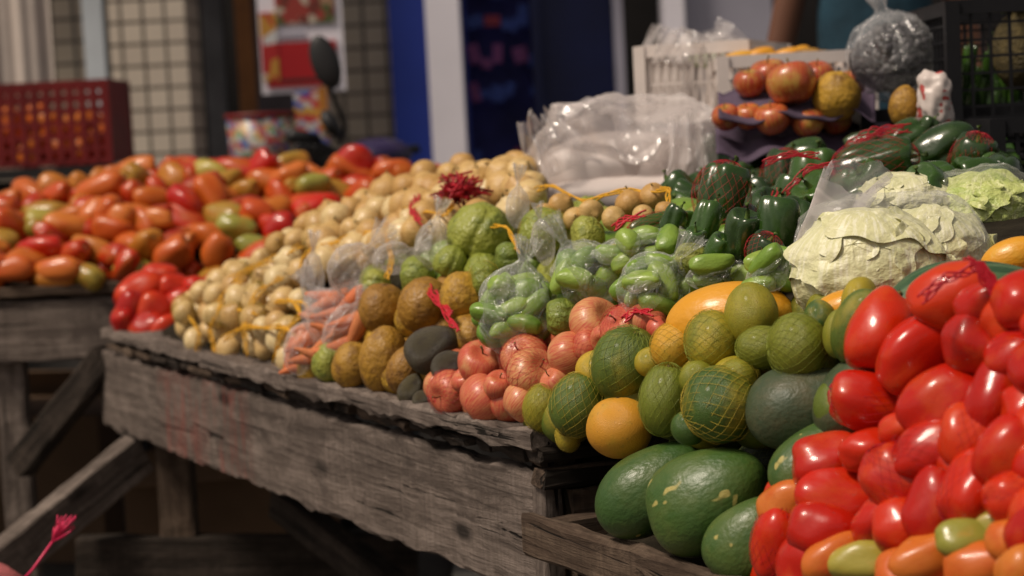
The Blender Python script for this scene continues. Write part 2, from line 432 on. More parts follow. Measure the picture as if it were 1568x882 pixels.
def orient(axis, spin):
    return axis.to_track_quat('Z', 'Y').to_matrix().to_4x4() @ Matrix.Rotation(spin, 4, 'Z')
def put(kind, P, w, ln, axis, parent, net=None, name=None):
    me = R.choice(SH[kind])
    mt = Matrix.Translation(P) @ orient(axis, R.random() * 6.28) @ Matrix.Diagonal((w, w * R.uniform(.92, 1.06), ln, 1))
    o = mk(name or me.name.replace('_mesh', ''), me, parent, mat=mt)
    if net:
        mk(net + '_net_wrap', NET[net], parent, mat=mt) if parent else mk('net_wrap', NET[net], o)
    return o
def item(kind, px, py, w, ln=None, ang=None, d=None, off=0., parent=None, net=None, surf=surf_main, name=None):
    if d is None:
        P, d = march(px, py, off, surf)
        if P is None: return None
    else: P = at(px, py, d)
    ln = ln or w * RAT.get(kind, 1.)
    if ang is None:
        ax = V((R.uniform(-1, 1), R.uniform(-1, .2), R.uniform(-.3, 1))).normalized()
    else:
        a = math.radians(ang); ax = V((math.cos(a), R.uniform(-.45, .25), math.sin(a))).normalized()
    return put(kind, P, w * d / F, ln * d / F, ax, parent, net, name)
def inpoly(x, y, poly):
    c = False; j = len(poly) - 1
    for i in range(len(poly)):
        xi, yi = poly[i]; xj, yj = poly[j]
        if (yi > y) != (yj > y) and x < (xj - xi) * (y - yi) / (yj - yi) + xi: c = not c
        j = i
    return c
def scatter(poly, kinds, size, parent, n=4000, off=0., surf=surf_main, ratio=(1, 1), mind=.85, net=None, pn=0, flat=False):
    xs = [p[0] for p in poly]; ys = [p[1] for p in poly]; pts = []
    for _ in range(n):
        x = R.uniform(min(xs), max(xs)); y = R.uniform(min(ys), max(ys))
        if not inpoly(x, y, poly): continue
        P, d = march(x, y, off, surf)
        if P is None: continue
        if surf is surf_main and ((P - B).dot(NN) < .022 or P.z < ZT + .012): continue
        sz = R.uniform(*size)
        if any((P - q).length < mind * (sz + s2) / 2 for q, s2 in pts): continue
        pts.append((P, sz))
        P = P + V((R.uniform(-.008, .008), R.uniform(-.008, .008), R.uniform(-.010, .014)))
        ax = V((R.uniform(-1, 1), R.uniform(-.9, .4), R.uniform(-.5, .5) if flat else R.uniform(-.4, 1))).normalized()
        k = R.choice(kinds)
        put(k, P, sz, sz * R.uniform(*ratio), ax, parent, net if R.random() < pn else None)

# ------------------------------------------------------------------ ground, tables
g = MB(); g.v = [V((-150, -50, 0)), V((150, -50, 0)), V((150, 250, 0)), V((-150, 250, 0))]; g.face((0, 1, 2, 3), 0, False)
g.obj('ground', [simple('concrete_ground', (.10, .09, .08), .9, .4, 3, .4)])

def plank(name, p0, p1, w, h, mat, parent, up=V((0, 0, 1)), jit=.004, bev=.004, seg=22):
    p0 = V(p0); p1 = V(p1); d = p1 - p0; ln = d.length; x = d.normalized(); y = up.cross(x).normalized(); z = x.cross(y)
    mt = Matrix.Translation(p0) @ Matrix((x, y, z)).transposed().to_4x4()
    hw, hh = w / 2, h / 2; bev = min(bev, hw * .6, hh * .6)
    cs = [(-hw, -hh + bev), (-hw, hh - bev), (-hw + bev, hh), (hw - bev, hh), (hw, hh - bev), (hw, -hh + bev), (hw - bev, -hh), (-hw + bev, -hh)]
    b = MB(); sd = R.random() * 50
    for i in range(seg + 1):
        xx = ln * i / seg
        for k, (a, c) in enumerate(cs):
            j1 = noise.noise(V((xx * 9 + sd, k * 3.3, 0))) * jit + noise.noise(V((xx * 40 + sd, k * 3.3, 0))) * jit * .5; j2 = noise.noise(V((xx * 14 + sd, k * .9, 9))) * jit + noise.noise(V((xx * 55 + sd, k * 1.1, 9))) * jit * .5
            ex = noise.noise(V((k * 2.1, sd, i * .3))) * jit * 2 if i in (0, seg) else 0
            b.v.append(V((xx + ex, a + j1 * .6, c + j2)))
    for i in range(seg):
        for k in range(8):
            k2 = (k + 1) % 8; b.face((i * 8 + k, i * 8 + k2, (i + 1) * 8 + k2, (i + 1) * 8 + k)[::-1], 0, False)
    b.face(tuple(range(8)), 0, False); b.face(tuple(seg * 8 + k for k in range(8))[::-1], 0, False)
    return mk(name, b.mesh(name, [mat]), parent, mat=mt)

tb = empty('wooden_market_table')
sm = L * .34
plank('edge_board_1', W(-.02, .035, ZT - .008), W(sm, .035, ZT - .012), .09, .022, m_wood2, tb, jit=.009, seg=60)
plank('edge_board_2', W(sm + .006, .03, ZT - .012), W(L + .015, .03, ZT - .010), .10, .026, m_wood2, tb, jit=.009, seg=80)
s_ = .0
while s_ < L - .03:
    l_ = R.uniform(.03, .12)
    plank('lath', W(s_, .02 + R.uniform(-.006, .008), ZT - .034 + R.uniform(-.003, .003)), W(min(s_ + l_, L), .02 + R.uniform(-.006, .008), ZT - .036), .05, R.uniform(.010, .018), R.choice([m_woodd, m_woodd, m_woodb]), tb, jit=.006, seg=6)
    s_ += l_ + R.uniform(.002, .012)
plank('front_board', W(-.09, .016, .598), W(L - .028, .016, .594), .028, .158, m_wood, tb, jit=.010, seg=110)
plank('corner_board', W(L - .012, .014, .30), W(L - .012, .014, .672), .030, .030, m_wood2, tb, up=V((NN.x, NN.y, 0)), jit=.003)
plank('end_board', W(L + .006, .035, .585), W(L + .006, 1.05, .585), .025, .14, m_woodb, tb)
plank('end_lath_1', W(L + .006, -.005, .672), W(L + .006, 1.05, .672), .035, .024, m_woodb, tb)
plank('end_lath_2', W(L + .004, -.01, .702), W(L + .004, 1.05, .702), .04, .018, m_woodd, tb)
plank('table_top', W(L / 2, .08, ZT - .03), W(L / 2, 1.1, ZT - .03), L - .02, .02, m_woodd, tb)
for s in (.12, L - .12):
    for t in (.09, 1.0):
        plank('leg', W(s, t, 0), W(s, t, ZT - .04), .07, .07, m_woodb, tb, up=V((0, 1, 0)))
plank('brace_1', at(-70, 925, 3.85), at(215, 692, 4.12), .05, .085, m_wood2, tb)
plank('brace_2', at(165, 545, 4.22), at(30, 715, 4.35), .05, .06, m_woodd, tb)
plank('brace_3', at(430, 770, 3.9), at(600, 900, 3.6), .05, .06, m_woodd, tb)
plank('low_rail', at(120, 855, 4.1), at(640, 850, 4.1), .05, .09, m_woodd, tb)

lt = empty('side_market_table')
xl0, xl1 = -2.6, on_z(350, 440, ZL).x + .02
plank('front_board', V((xl0, YE + .01, ZL - .105)), V((at(183, 500, YE).x, YE + .01, ZL - .105)), .03, .135, m_wood2, lt, jit=.007, seg=60)
plank('top_edge', V((xl0, YE + .03, ZL - .017)), V((xl1 + .1, YE + .03, ZL - .017)), .09, .024, m_woodb, lt, jit=.005, seg=60)
plank('table_top', V((-1.35, YE + .06, ZL - .03)), V((-1.35, YE + 1.25, ZL - .03)), 2.6, .02, m_woodd, lt)
p = at(15, 700, YE + .02)
plank('leg', V((p.x, YE + .05, 0)), V((p.x, YE + .05, ZL - .17)), .065, .05, m_wood2, lt, up=V((0, 1, 0)))
plank('leg_2', V((-.55, YE + 1.1, 0)), V((-.55, YE + 1.1, ZL - .05)), .065, .05, m_woodb, lt, up=V((0, 1, 0)))
plank('leg_3', V((-2.0, YE + 1.1, 0)), V((-2.0, YE + 1.1, ZL - .05)), .065, .05, m_woodb, lt, up=V((0, 1, 0)))

ft = empty('low_market_table')
plank('front_rim', W(L + .03, -.035, .612), W(L + 1.5, -.035, .612), .022, .05, m_woodb, ft, jit=.005, seg=40)
plank('side_rim', W(L + .04, -.03, .607), W(L + .04, 1.1, .607), .022, .04, m_woodb, ft)
plank('table_top', W(L + .78, -.02, .59), W(L + .78, 1.1, .59), 1.46, .02, m_woodd, ft)
for s in (L + .15, L + 1.4):
    for t in (.03, 1.0): plank('leg', W(s, t, 0), W(s, t, .58), .06, .06, m_woodb, ft, up=V((0, 1, 0)))

def gridmesh(name, fn, nu, nv, mat):
    b = MB()
    for i in range(nu + 1):
        for j in range(nv + 1): b.v.append(V(fn(i / nu, j / nv)))
    for i in range(nu):
        for j in range(nv):
            q = i * (nv + 1) + j; b.face((q, q + nv + 1, q + nv + 2, q + 1))
    return b.obj(name, [mat])
m_gapfill = simple('dark_gap_shade', (.022, .018, .012), .95, .4, 20, .5, .1)  # near-black colour, paints the shade seen in gaps between produce
def mfn(u, v):
    s = .02 + u * (L + 1.2); t = .03 + v * 1.1
    z = ZT + .02 + (hmain(t) - .02) * leftfade(s, t) - .06
    if s > L - .02:
        k = min(1, max(0, (t - .07) / .15)); z = .60 + (z - .60) * k
    if s > L + .40:
        z = max(.60, min(z - .04, .672 + 1.9 * (t + .02) - .10))
    return W(s, t, z)
gridmesh('gap_fill_under_produce', mfn, 70, 50, m_gapfill)  # added filler mound, keeps the gaps in the main pile dark
def mfl(u, v):
    x = xl0 + u * (xl1 + .35 - xl0); y = YE + .05 + v * 1.1
    return (x, y, surf_left(V((x, y, 0))) - .05)
gridmesh('gap_fill_under_tomatoes', mfl, 40, 30, m_gapfill)  # same dark filler added beneath the left tomatoes

# ------------------------------------------------------------------ produce
G = {}
def grp(n):
    if n not in G: G[n] = empty(n)
    return G[n]
pt = grp('roma_tomato_pile')
PL = [(-60, 425), (-60, 318), (0, 316), (60, 292), (110, 268), (200, 258), (300, 262), (400, 256), (540, 256), (660, 268), (700, 290), (560, 345), (470, 385), (350, 425)]
scatter(PL, ['tl'], (.056, .066), pt, 3500, -.035, surf_left, (1.15, 1.5), .85, flat=True)
scatter(PL, ['tl'], (.052, .076), pt, 7000, .012, surf_left, (1.25, 2.0), .97, flat=True)
for x, y, w, l, a, k in [(155, 290, 45, 90, 15, 'to'), (205, 260, 35, 80, 10, 'to'), (325, 265, 38, 66, -25, 'tg'), (400, 258, 40, 66, 50, 'tr'), (445, 272, 42, 62, 20, 'to'), (285, 312, 44, 72, -50, 'tr'), (325, 298, 44, 70, -60, 'to'), (543, 252, 55, 62, 80, 'tr'), (602, 264, 40, 66, 0, 'to'), (655, 268, 36, 42, 0, 'to'), (480, 285, 42, 55, 10, 'tg'), (485, 318, 42, 75, 5, 'tr'), (395, 325, 44, 58, -20, 'tl'), (362, 350, 44, 62, -20, 'tg'), (62, 380, 40, 82, 5, 'tr'), (105, 346, 40, 75, -10, 'to'), (90, 412, 40, 82, 3, 'to'), (265, 390, 50, 68, 40, 'to'), (333, 385, 46, 60, 70, 'to'), (203, 413, 34, 60, 0, 'tg'), (238, 335, 34, 62, -5, 'to'), (385, 376, 36, 50, -15, 'tg'), (430, 350, 42, 60, 30, 'tr'), (440, 380, 40, 56, 10, 'tl'), (185, 340, 46, 56, 60, 'to'), (70, 338, 34, 62, -15, 'tg'), (145, 328, 40, 56, 30, 'to'), (20, 412, 38, 72, 5, 'to')]:
    item(k, x, y, w, l, a, None, .035, pt, None, surf_left)
tp2 = grp('netted_tomato_bag')
for x, y, w, l, a in [(215, 445, 50, 85, 25), (237, 475, 55, 55, 0), (200, 475, 45, 60, 70), (265, 440, 45, 50, 0), (190, 490, 40, 40, 0), (225, 500, 45, 60, 10), (275, 465, 45, 55, 50), (255, 505, 45, 60, 0), (245, 425, 45, 60, 0), (200, 455, 40, 40, 0), (300, 445, 45, 45, 0), (285, 490, 45, 45, 0), (310, 470, 45, 45, 0), (330, 440, 45, 45, 0)]:
    item('tr', x, y, w, l, a, 4.14 - (y - 440) * .001, 0, tp2, 'r' if R.random() < .5 else None)

po = grp('onion_pile')
PO = [(268, 505), (280, 470), (330, 440), (370, 405), (480, 350), (560, 330), (660, 320), (620, 380), (540, 400), (470, 440), (450, 560), (400, 570), (320, 545)]
scatter(PO, ['on'], (.05, .058), po, 3000, -.035, mind=.85)
scatter(PO, ['on'], (.044, .062), po, 7000, .012, mind=.94, net='y', pn=.3)
PO2 = [(470, 355), (560, 312), (640, 275), (720, 262), (800, 258), (820, 300), (790, 335), (700, 340), (600, 385), (500, 390)]
scatter(PO2, ['yo', 'yo', 'on'], (.055, .066), po, 3000, -.03, mind=.85)
scatter(PO2, ['yo', 'yo', 'on'], (.050, .068), po, 6000, .012, mind=.94)
for x, y, w in [(768, 268, 56), (735, 272, 40), (790, 285, 45), (650, 290, 45), (665, 310, 42), (640, 300, 38), (965, 312, 48), (905, 325, 40), (1000, 300, 42), (985, 330, 36), (880, 335, 38), (940, 335, 38), (1020, 325, 36), (860, 315, 42), (835, 330, 40)]:
    item('yo', x, y, w, None, None, None, .03, po)

pc = grp('carrot_pile')
for x, y, a in [(500, 465, 20), (515, 480, 5), (495, 490, -15), (530, 468, 40), (470, 520, 25), (455, 535, 60), (475, 548, 10), (445, 555, 70), (480, 500, 10), (515, 508, -20), (530, 500, 30), (465, 560, 15), (500, 525, 30), (540, 490, 10), (520, 530, 10), (490, 545, -20), (505, 455, -10), (545, 510, 60)]:
    item('ca', x, y, 34, 84, a, None, .025, pc)

pg = grp('ripe_melon_pile')
scatter([(470, 570), (540, 500), (600, 440), (740, 430), (740, 500), (700, 560), (650, 610), (560, 590)], ['pa', 'pa', 'av'], (.06, .07), pg, 2500, -.035, mind=.85)
for x, y, w, l, a, k in [(585, 473, 80, 82, 80, 'pa'), (650, 468, 90, 86, 0, 'pa'), (710, 455, 82, 76, 0, 'pa'), (540, 560, 64, 78, 75, 'pa'), (588, 552, 78, 108, 80, 'pa'), (622, 566, 62, 78, 60, 'pa'), (505, 555, 56, 68, 80, 'ch'), (664, 535, 74, 92, 15, 'av'), (633, 597, 46, 52, 60, 'av'), (650, 612, 30, 36, 0, 'av'), (690, 562, 50, 60, 20, 'av')]:
    item(k, x, y, w, l, a, None, .02, pg)
pa_ = grp('apple_pile')
scatter([(650, 620), (690, 560), (850, 510), (1000, 480), (1010, 540), (900, 580), (820, 640), (720, 635)], ['ap'], (.055, .06), pa_, 2500, -.03, mind=.85)
for x, y, w in [(738, 556, 76), (690, 602, 72), (742, 613, 82), (668, 590, 48), (803, 548, 76), (816, 574, 84), (873, 545, 80), (800, 618, 68), (912, 497, 84), (955, 503, 74), (990, 490, 60), (765, 590, 50), (905, 530, 60), (930, 520, 50), (715, 582, 46), (1010, 505, 44), (850, 585, 50)]:
    item('ap', x, y, w, None, None, None, .02, pa_, 'r' if R.random() < .3 else None)
pci = grp('citrus_pile')
scatter([(820, 650), (900, 570), (1030, 500), (1150, 470), (1330, 450), (1350, 560), (1290, 640), (1100, 640), (900, 670)], ['ci', 'cg'], (.058, .068), pci, 3500, -.04, mind=.85)
for x, y, w, l, a, k, nt in [(832, 625, 64, 80, 80, 'ci', 'y'), (884, 620, 86, 100, 70, 'cg', 'y'), (915, 568, 70, 70, 0, 'ci', None), (958, 558, 108, 120, 70, 'cg', 'g'), (948, 655, 100, 98, 90, 'cy', None), (1035, 533, 86, 80, 0, 'cy', 'y'), (1018, 612, 80, 112, 80, 'ci', 'g'), (1102, 619, 122, 116, 20, 'cg', 'y'), (1068, 580, 58, 58, 0, 'ci', None), (1092, 523, 100, 88, 0, 'ci', 'g'), (1150, 483, 104, 84, 0, 'ci', None), (1168, 532, 66, 84, 0, 'ci', 'g'), (1222, 532, 104, 94, 0, 'ci', 'g'), (1255, 488, 60, 50, 0, 'cg', None), (1318, 465, 84, 60, 0, 'ci', None), (1285, 510, 50, 80, 80, 'ci', None), (1130, 578, 60, 60, 0, 'ci', 'y'), (870, 668, 50, 40, 0, 'ci', 'y'), (1000, 555, 50, 60, 0, 'ci', None), (1055, 655, 56, 56, 0, 'cg', None)]:
    item(k, x, y, w, l, a, None, .02, pci, nt)
item('me', 1118, 490, 118, 200, 5, None, .0, None, None, name='yellow_melon')
item('me', 1290, 478, 70, 110, 20, None, .0, None, None, name='yellow_melon')
item('me', 1550, 396, 60, 100, 20, 2.12, .0, None, None, name='yellow_melon')
item('wa', 1478, 472, 150, 250, 10, 2.0, 0, None, None, name='watermelon')
item('cg', 1318, 500, 88, 128, 70, 2.01, 0, None, None, name='green_mango')
item('pd', 1228, 622, 130, 165, 15, 2.08, 0, None, None, name='papaya')
item('pd', 1310, 612, 120, 150, 60, 2.02, 0, None, None, name='papaya')
item('pp', 998, 750, 128, 178, 35, 2.22, 0, None, None, name='papaya')
item('pp', 1085, 764, 142, 202, 28, 2.12, 0, None, None, name='papaya')
item('pp', 1150, 828, 120, 155, 50, 2.05, 0, None, None, name='papaya')
item('pp', 1245, 705, 100, 150, 40, 2.03, 0, None, None, name='papaya')
item('pd', 1170, 705, 80, 100, 40, 2.18, 0, None, 'g', name='papaya')
item('pp', 1080, 690, 90, 110, 10, 2.30, 0, None, None, name='papaya')
pch = grp('chayote_pile')
scatter([(560, 440), (640, 400), (700, 345), (830, 335), (1050, 335), (1210, 400), (1150, 440), (950, 480), (830, 500), (700, 440)], ['ch', 'ch', 'gh'], (.055, .065), pch, 3000, -.03, mind=.85)
for x, y, w, l, a, nt in [(736, 358, 98, 102, 60, None), (690, 402, 52, 56, 60, None), (742, 428, 58, 50, 0, 'y'), (640, 422, 62, 56, 0, None), (577, 434, 50, 44, 0, None), (835, 358, 80, 84, 0, 'y'), (900, 362, 66, 56, 0, None), (862, 485, 60, 60, 0, None), (780, 395, 50, 50, 0, None), (700, 445, 40, 40, 0, None), (1060, 400, 60, 60, 0, None), (900, 400, 60, 60, 0, None)]:
    item('ch', x, y, w, l, a, None, .025, pch, nt)
pp_ = grp('green_pepper_pile')
scatter([(960, 345), (1050, 300), (1180, 260), (1330, 240), (1540, 250), (1540, 290), (1300, 330), (1215, 410), (1060, 390)], ['pe'], (.060, .070), pp_, 3000, -.03, ratio=(1, 1.3), mind=.95)
for x, y, w, l, a, d in [(1105, 298, 90, 104, 70, None), (1138, 368, 68, 104, 80, None), (1080, 345, 54, 88, 65, None), (1062, 375, 40, 60, 80, None), (1000, 346, 40, 84, 10, None), (1200, 272, 72, 90, 70, 2.9), (1245, 275, 90, 100, 75, 2.8), (1232, 240, 60, 76, 10, 2.95), (1340, 248, 82, 130, 5, 2.75), (1385, 213, 60, 74, 20, 2.95), (1445, 228, 90, 106, 20, 2.8), (1488, 250, 70, 98, 75, 2.75), (1420, 200, 40, 50, 60, 2.95), (1190, 345, 78, 96, 80, None), (1215, 310, 78, 88, 70, 2.75), (1100, 385, 50, 60, 60, None), (1320, 218, 40, 60, 10, 3.0), (1030, 340, 45, 60, 60, None), (1170, 385, 60, 60, 60, None), (1515, 270, 60, 70, 40, 2.7), (1400, 262, 60, 70, 40, 2.8), (1290, 290, 60, 70, 40, 2.75)]:
    item('pe', x, y, w, l, a, d, .03, pp_, 'r' if R.random() < .12 else None)

ptr = grp('red_tomato_pile')
TR = [(1350, 505, 92, 132, 60, 'tr'), (1403, 540, 92, 136, 40, 'tr'), (1462, 452, 96, 130, 20, 'tr'), (1335, 618, 88, 126, -22, 'tr'), (1445, 618, 108, 134, 42, 'tr'), (1502, 528, 92, 112, -25, 'tr'), (1527, 612, 96, 128, 62, 'tr'), (1550, 695, 98, 132, 62, 'tr'), (1562, 545, 80, 100, 30, 'tr'), (1275, 706, 88, 122, 14, 'tr'), (1375, 738, 92, 120, -55, 'tr'), (1492, 748, 92, 126, 52, 'tr'), (1285, 762, 84, 130, -8, 'tr'), (1195, 832, 88, 124, 80, 'tr'), (1270, 815, 88, 124, -18, 'tr'), (1388, 806, 84, 96, 10, 'tr'), (1432, 775, 80, 110, 70, 'tr'), (1550, 480, 80, 100, 60, 'tr'), (1205, 772, 66, 90, 20, 'to'), (1425, 692, 84, 110, 20, 'tr'), (1482, 668, 80, 100, 70, 'tr'), (1335, 690, 70, 90, 0, 'tr'), (1435, 852, 80, 140, 15, 'to'), (1505, 868, 80, 110, 5, 'to'), (1330, 862, 66, 110, 4, 'tg'), (1282, 858, 70, 110, 20, 'to'), (1520, 808, 50, 90, 25, 'tg'), (1558, 825, 70, 90, 30, 'to'), (1560, 760, 80, 100, 0, 'tr'), (1340, 800, 60, 80, 60, 'tr'), (1480, 825, 60, 90, 0, 'tg'), (1400, 880, 80, 110, 0, 'to'), (1235, 870, 80, 110, 80, 'tr'), (1395, 655, 60, 90, 10, 'tr'), (1580, 625, 80, 90, 10, 'tr'), (1515, 470, 80, 100, 10, 'tr'), (1580, 880, 90, 100, 0, 'to'), (1590, 460, 90, 100, 40, 'tr'), (1600, 560, 90, 100, 40, 'tr'), (1600, 700, 90, 100, 40, 'tr'), (1600, 790, 90, 100, 40, 'tr')]
for x, y, w, l, a, k in TR:
    item(k, x, y, w * 1.05, l * 1.07, a, None, R.uniform(-.008, .020), ptr, 'r' if R.random() < .2 and k == 'tr' else None, surf_tom)
TPOLY = [(1325, 500), (1440, 440), (1680, 440), (1680, 930), (1180, 930), (1200, 790), (1240, 720), (1330, 680), (1310, 600)]
scatter(TPOLY, ['tr'], (.052, .060), ptr, 4000, -.078, surf_tom, (1.2, 1.5), .85)
scatter([(1590, 450), (1800, 450), (1900, 930), (1600, 930)], ['tr'], (.05, .058), ptr, 2000, .0, surf_tom, (1.2, 1.4), .8)

# ------------------------------------------------------------------ bags
def bagmesh(seed, mat, neck=.9, flare=.45, pleats=7, nu=96, nb=30, nn=20, knot=.1):
    b = MB(); rows = []
    for i in range(nb + nn + 1):
        if i <= nb:
            u = i / nb; a = math.pi * (.02 + .90 * u); r = math.sin(a); z = -math.cos(a); pl = .01 + .13 * max(0, u - .45) / .55; cr = 1
        else:
            u = (i - nb) / nn; z0 = -math.cos(math.pi * .92); r0 = math.sin(math.pi * .92)
            z = z0 + neck * u
            k = .22
            if u < k: r = r0 + (knot - r0) * math.sin(u / k * math.pi / 2)
            else: r = knot + (flare - knot) * ((u - k) / (1 - k)) ** .8
            pl = .18 + .16 * u; cr = .5
        rows.append((r, z, pl, cr, i))
    for r, z, pl, cr, i in rows:
        for k in range(nu):
            t = 2 * math.pi * k / nu
            rr = r * (1 + pl * math.sin(pleats * t + seed + 1.3 * math.sin(2 * t + seed)) + pl * .5 * math.sin((pleats * 2 - 1) * t + seed * 2))
            p = V((rr * math.cos(t), rr * math.sin(t) * .85, z))
            q = V((p.x * 1.5 + seed, p.y * 1.5, p.z * 1.1))
            rid = (1 - 2.6 * abs(noise.noise(q))) * .07 + (1 - 2.6 * abs(noise.noise(q * 2.6))) * .022
            p2 = p * (1 + rid * cr) + V((noise.noise(q + V((5, 0, 0))), noise.noise(q + V((0, 9, 0))), noise.noise(q + V((0, 0, 3))))) * (.06 if i <= nb else .12)
            b.v.append(p2)
    for i in range(len(rows) - 1):
        for k in range(nu):
            k2 = (k + 1) % nu; b.face((i * nu + k, i * nu + k2, (i + 1) * nu + k2, (i + 1) * nu + k))
    return b.mesh('bag_film', [mat])
BM = [bagmesh(1.1, m_film), bagmesh(4.7, m_film, .7, .35), bagmesh(8.2, m_film, 1.0, .3)]
BM2 = [bagmesh(2.9, m_film2), bagmesh(6.3, m_film2, 1.2, .5)]
def bag(name, px, py, w, h, nd, d=None, off=.02, content=None, n=14, csize=(.03, .065), film=None, depth=.8):
    if d is None: P, d = march(px, py, off)
    else: P = at(px, py, d)
    e = empty(name); rx = w * d / F / 2; rz = h * d / F / 2
    ax = V(nd).normalized()
    me = R.choice(film or BM)
    mt = Matrix.Translation(P) @ orient(ax, 0) @ Matrix.Diagonal((rx, rx * depth, rz, 1))
    mk('film', me, e, mat=mt)
    if content:
        pts = []
        for _ in range(n * 60):
            if len(pts) >= n: break
            q = V((R.gauss(0, 1), R.gauss(0, 1), R.gauss(0, 1))).normalized() * R.uniform(.40, .76)
            wp = mt @ q
            if any((wp - o).length < csize[0] * .85 for o in pts): continue
            pts.append(wp)
            a2 = V((R.uniform(-1, 1), R.uniform(-.3, .3), R.uniform(-.4, .4))).normalized()
            put(content, wp, csize[0] * R.uniform(.85, 1.15), csize[1] * R.uniform(.8, 1.1), a2, e)
    return e
CS = (.028, .05)
bag('bag_of_green_vegetables', 790, 478, 165, 136, (.18, 0, 1), None, .045, 'gh', 44, CS)
bag('bag_of_green_vegetables', 900, 425, 140, 112, (-.6, 0, 1), None, .03, 'gh', 38, CS)
bag('bag_of_green_vegetables', 1003, 440, 150, 104, (.4, -.2, .5), None, .03, 'gh', 38, CS)
bag('bag_of_green_vegetables', 985, 380, 70, 150, (1, 0, .1), None, .03, 'gh', 26, CS)
bag('bag_of_green_vegetables', 1090, 418, 60, 80, (1, 0, .3), None, .02, 'gh', 14, CS)
bag('bag_of_green_vegetables', 1180, 418, 90, 90, (.6, 0, .6), None, .02, 'gh', 20, CS)
bag('empty_plastic_bag', 832, 372, 50, 66, (-.1, 0, 1), 2.75, film=BM2)
bag('bag_of_carrots', 505, 485, 110, 90, (-.5, 0, 1), None, .03, None)
bag('bag_of_carrots', 465, 535, 85, 80, (.3, 0, 1), None, .03, None)
bag('bag_of_carrots', 525, 505, 80, 80, (.6, 0, 1), None, .03, None)
bag('empty_plastic_bag', 478, 430, 50, 80, (.1, 0, 1), None, .05, film=BM2)
bag('empty_plastic_bag', 540, 410, 100, 80, (.6, -.2, .6), None, .05, film=BM2)
bag('empty_plastic_bag', 660, 378, 70, 80, (.3, 0, 1), None, .05, film=BM2)
bag('empty_plastic_bag', 792, 318, 50, 60, (.1, 0, 1), None, .05, film=BM2)
bag('empty_plastic_bag', 600, 395, 70, 60, (1, 0, .3), None, .04, film=BM2)

# large translucent bag with white packs
wb = empty('bag_of_white_packets')
m_pack = simple('white_packet', (.60, .53, .50), .5, .08, 4, .1)
def pack(px, py, w, h, d, rz=.0):
    b = MB(); c = at(px, py, d); sx, sz = w * d / F / 2, h * d / F / 2; s0 = R.random() * 9
    def fn(p, t):
        q = V((sx * sp(math.sin(p), .7) * sp(math.cos(t), .7), .09 * sp(math.sin(p), .7) * sp(math.sin(t), .7), sz * sp(math.cos(p), .8)))
        q *= 1 + .16 * noise.noise(V((q.x * 12 + s0, q.y * 12, q.z * 12))) + .05 * noise.noise(V((q.x * 34 + s0, q.y * 34, q.z * 34)))
        return c + Matrix.Rotation(rz, 3, 'Y') @ q
    b.ball(fn, 48, 30); b.obj('packet', [m_pack], wb)
pack(905, 262, 170, 85, 3.5, .05); pack(1005, 262, 170, 110, 3.52, -.05); pack(960, 298, 270, 60, 3.46, .0); pack(955, 228, 200, 50, 3.56, .05)
def sheetbag(px, py, w, h, d, seed, mat, parent, amp=1.):
    b = MB(); c = at(px, py, d); sx, sz = w * d / F / 2, h * d / F / 2
    def fn(p, t):
        q = V((sp(math.sin(p), .55) * sp(math.cos(t), .75), sp(math.sin(p), .55) * math.sin(t) * .7, sp(math.cos(p), .8)))
        n1 = V((q.x * 1.4 + seed, q.y * 1.4, q.z * .9))
        top = max(0, q.z)
        k = 1 + amp * ((1 - 3 * abs(noise.noise(n1))) * (.04 + .16 * top) + (1 - 3 * abs(noise.noise(n1 * 3.1))) * (.015 + .04 * top))
        return c + V((q.x * sx * k, q.y * sx * .75 * k, q.z * sz * k))
    b.ball(fn, 110, 70); return b.obj('film', [mat], parent)
sheetbag(960, 248, 275, 172, 3.5, 3.3, m_film4, wb)
def flap(pts, mat, parent, name='bag_flap', amp=.02, seed=0):
    b = MB(); n = 40
    for i in range(n + 1):
        for j in range(n + 1):
            u, v = i / n, j / n
            vv = v + (1 - v) * (.18 * noise.noise(V((u * 4 + seed, 1, 2))) + .10 * noise.noise(V((u * 11 + seed, 5, 2))))
            p = pts[0].lerp(pts[1], u).lerp(pts[3].lerp(pts[2], u), vv)
            q = p * 11 + V((seed, 0, 0))
            p = p + V((0, -1, 0)) * ((1 - 3 * abs(noise.noise(q))) * amp + math.sin((u * 5 + v) * 3 + seed) * amp * .7 + (1 - 3 * abs(noise.noise(q * 2.7))) * amp * .35) + V((noise.noise(q * .8), 0, noise.noise(q * .8 + V((4, 4, 4))))) * amp * 1.4
            b.v.append(p)
    for i in range(n):
        for j in range(n):
            q = i * (n + 1) + j; b.face((q, q + n + 1, q + n + 2, q + 1))
    return b.obj(name, [mat], parent)
flap([at(792, 198, 3.35), at(850, 168, 3.4), at(905, 235, 3.42), at(822, 285, 3.35)], m_film4, wb, seed=2)
flap([at(870, 165, 3.43), at(1080, 152, 3.48), at(1100, 240, 3.43), at(880, 245, 3.43)], m_film4, wb, seed=5, amp=.03)
flap([at(850, 180, 3.6), at(950, 156, 3.65), at(1060, 230, 3.6), at(860, 240, 3.6)], m_film2, wb, seed=8, amp=.03)
flap([at(1020, 185, 3.4), at(1085, 192, 3.4), at(1104, 300, 3.38), at(1030, 320, 3.36)], m_film4, wb, seed=12, amp=.02)

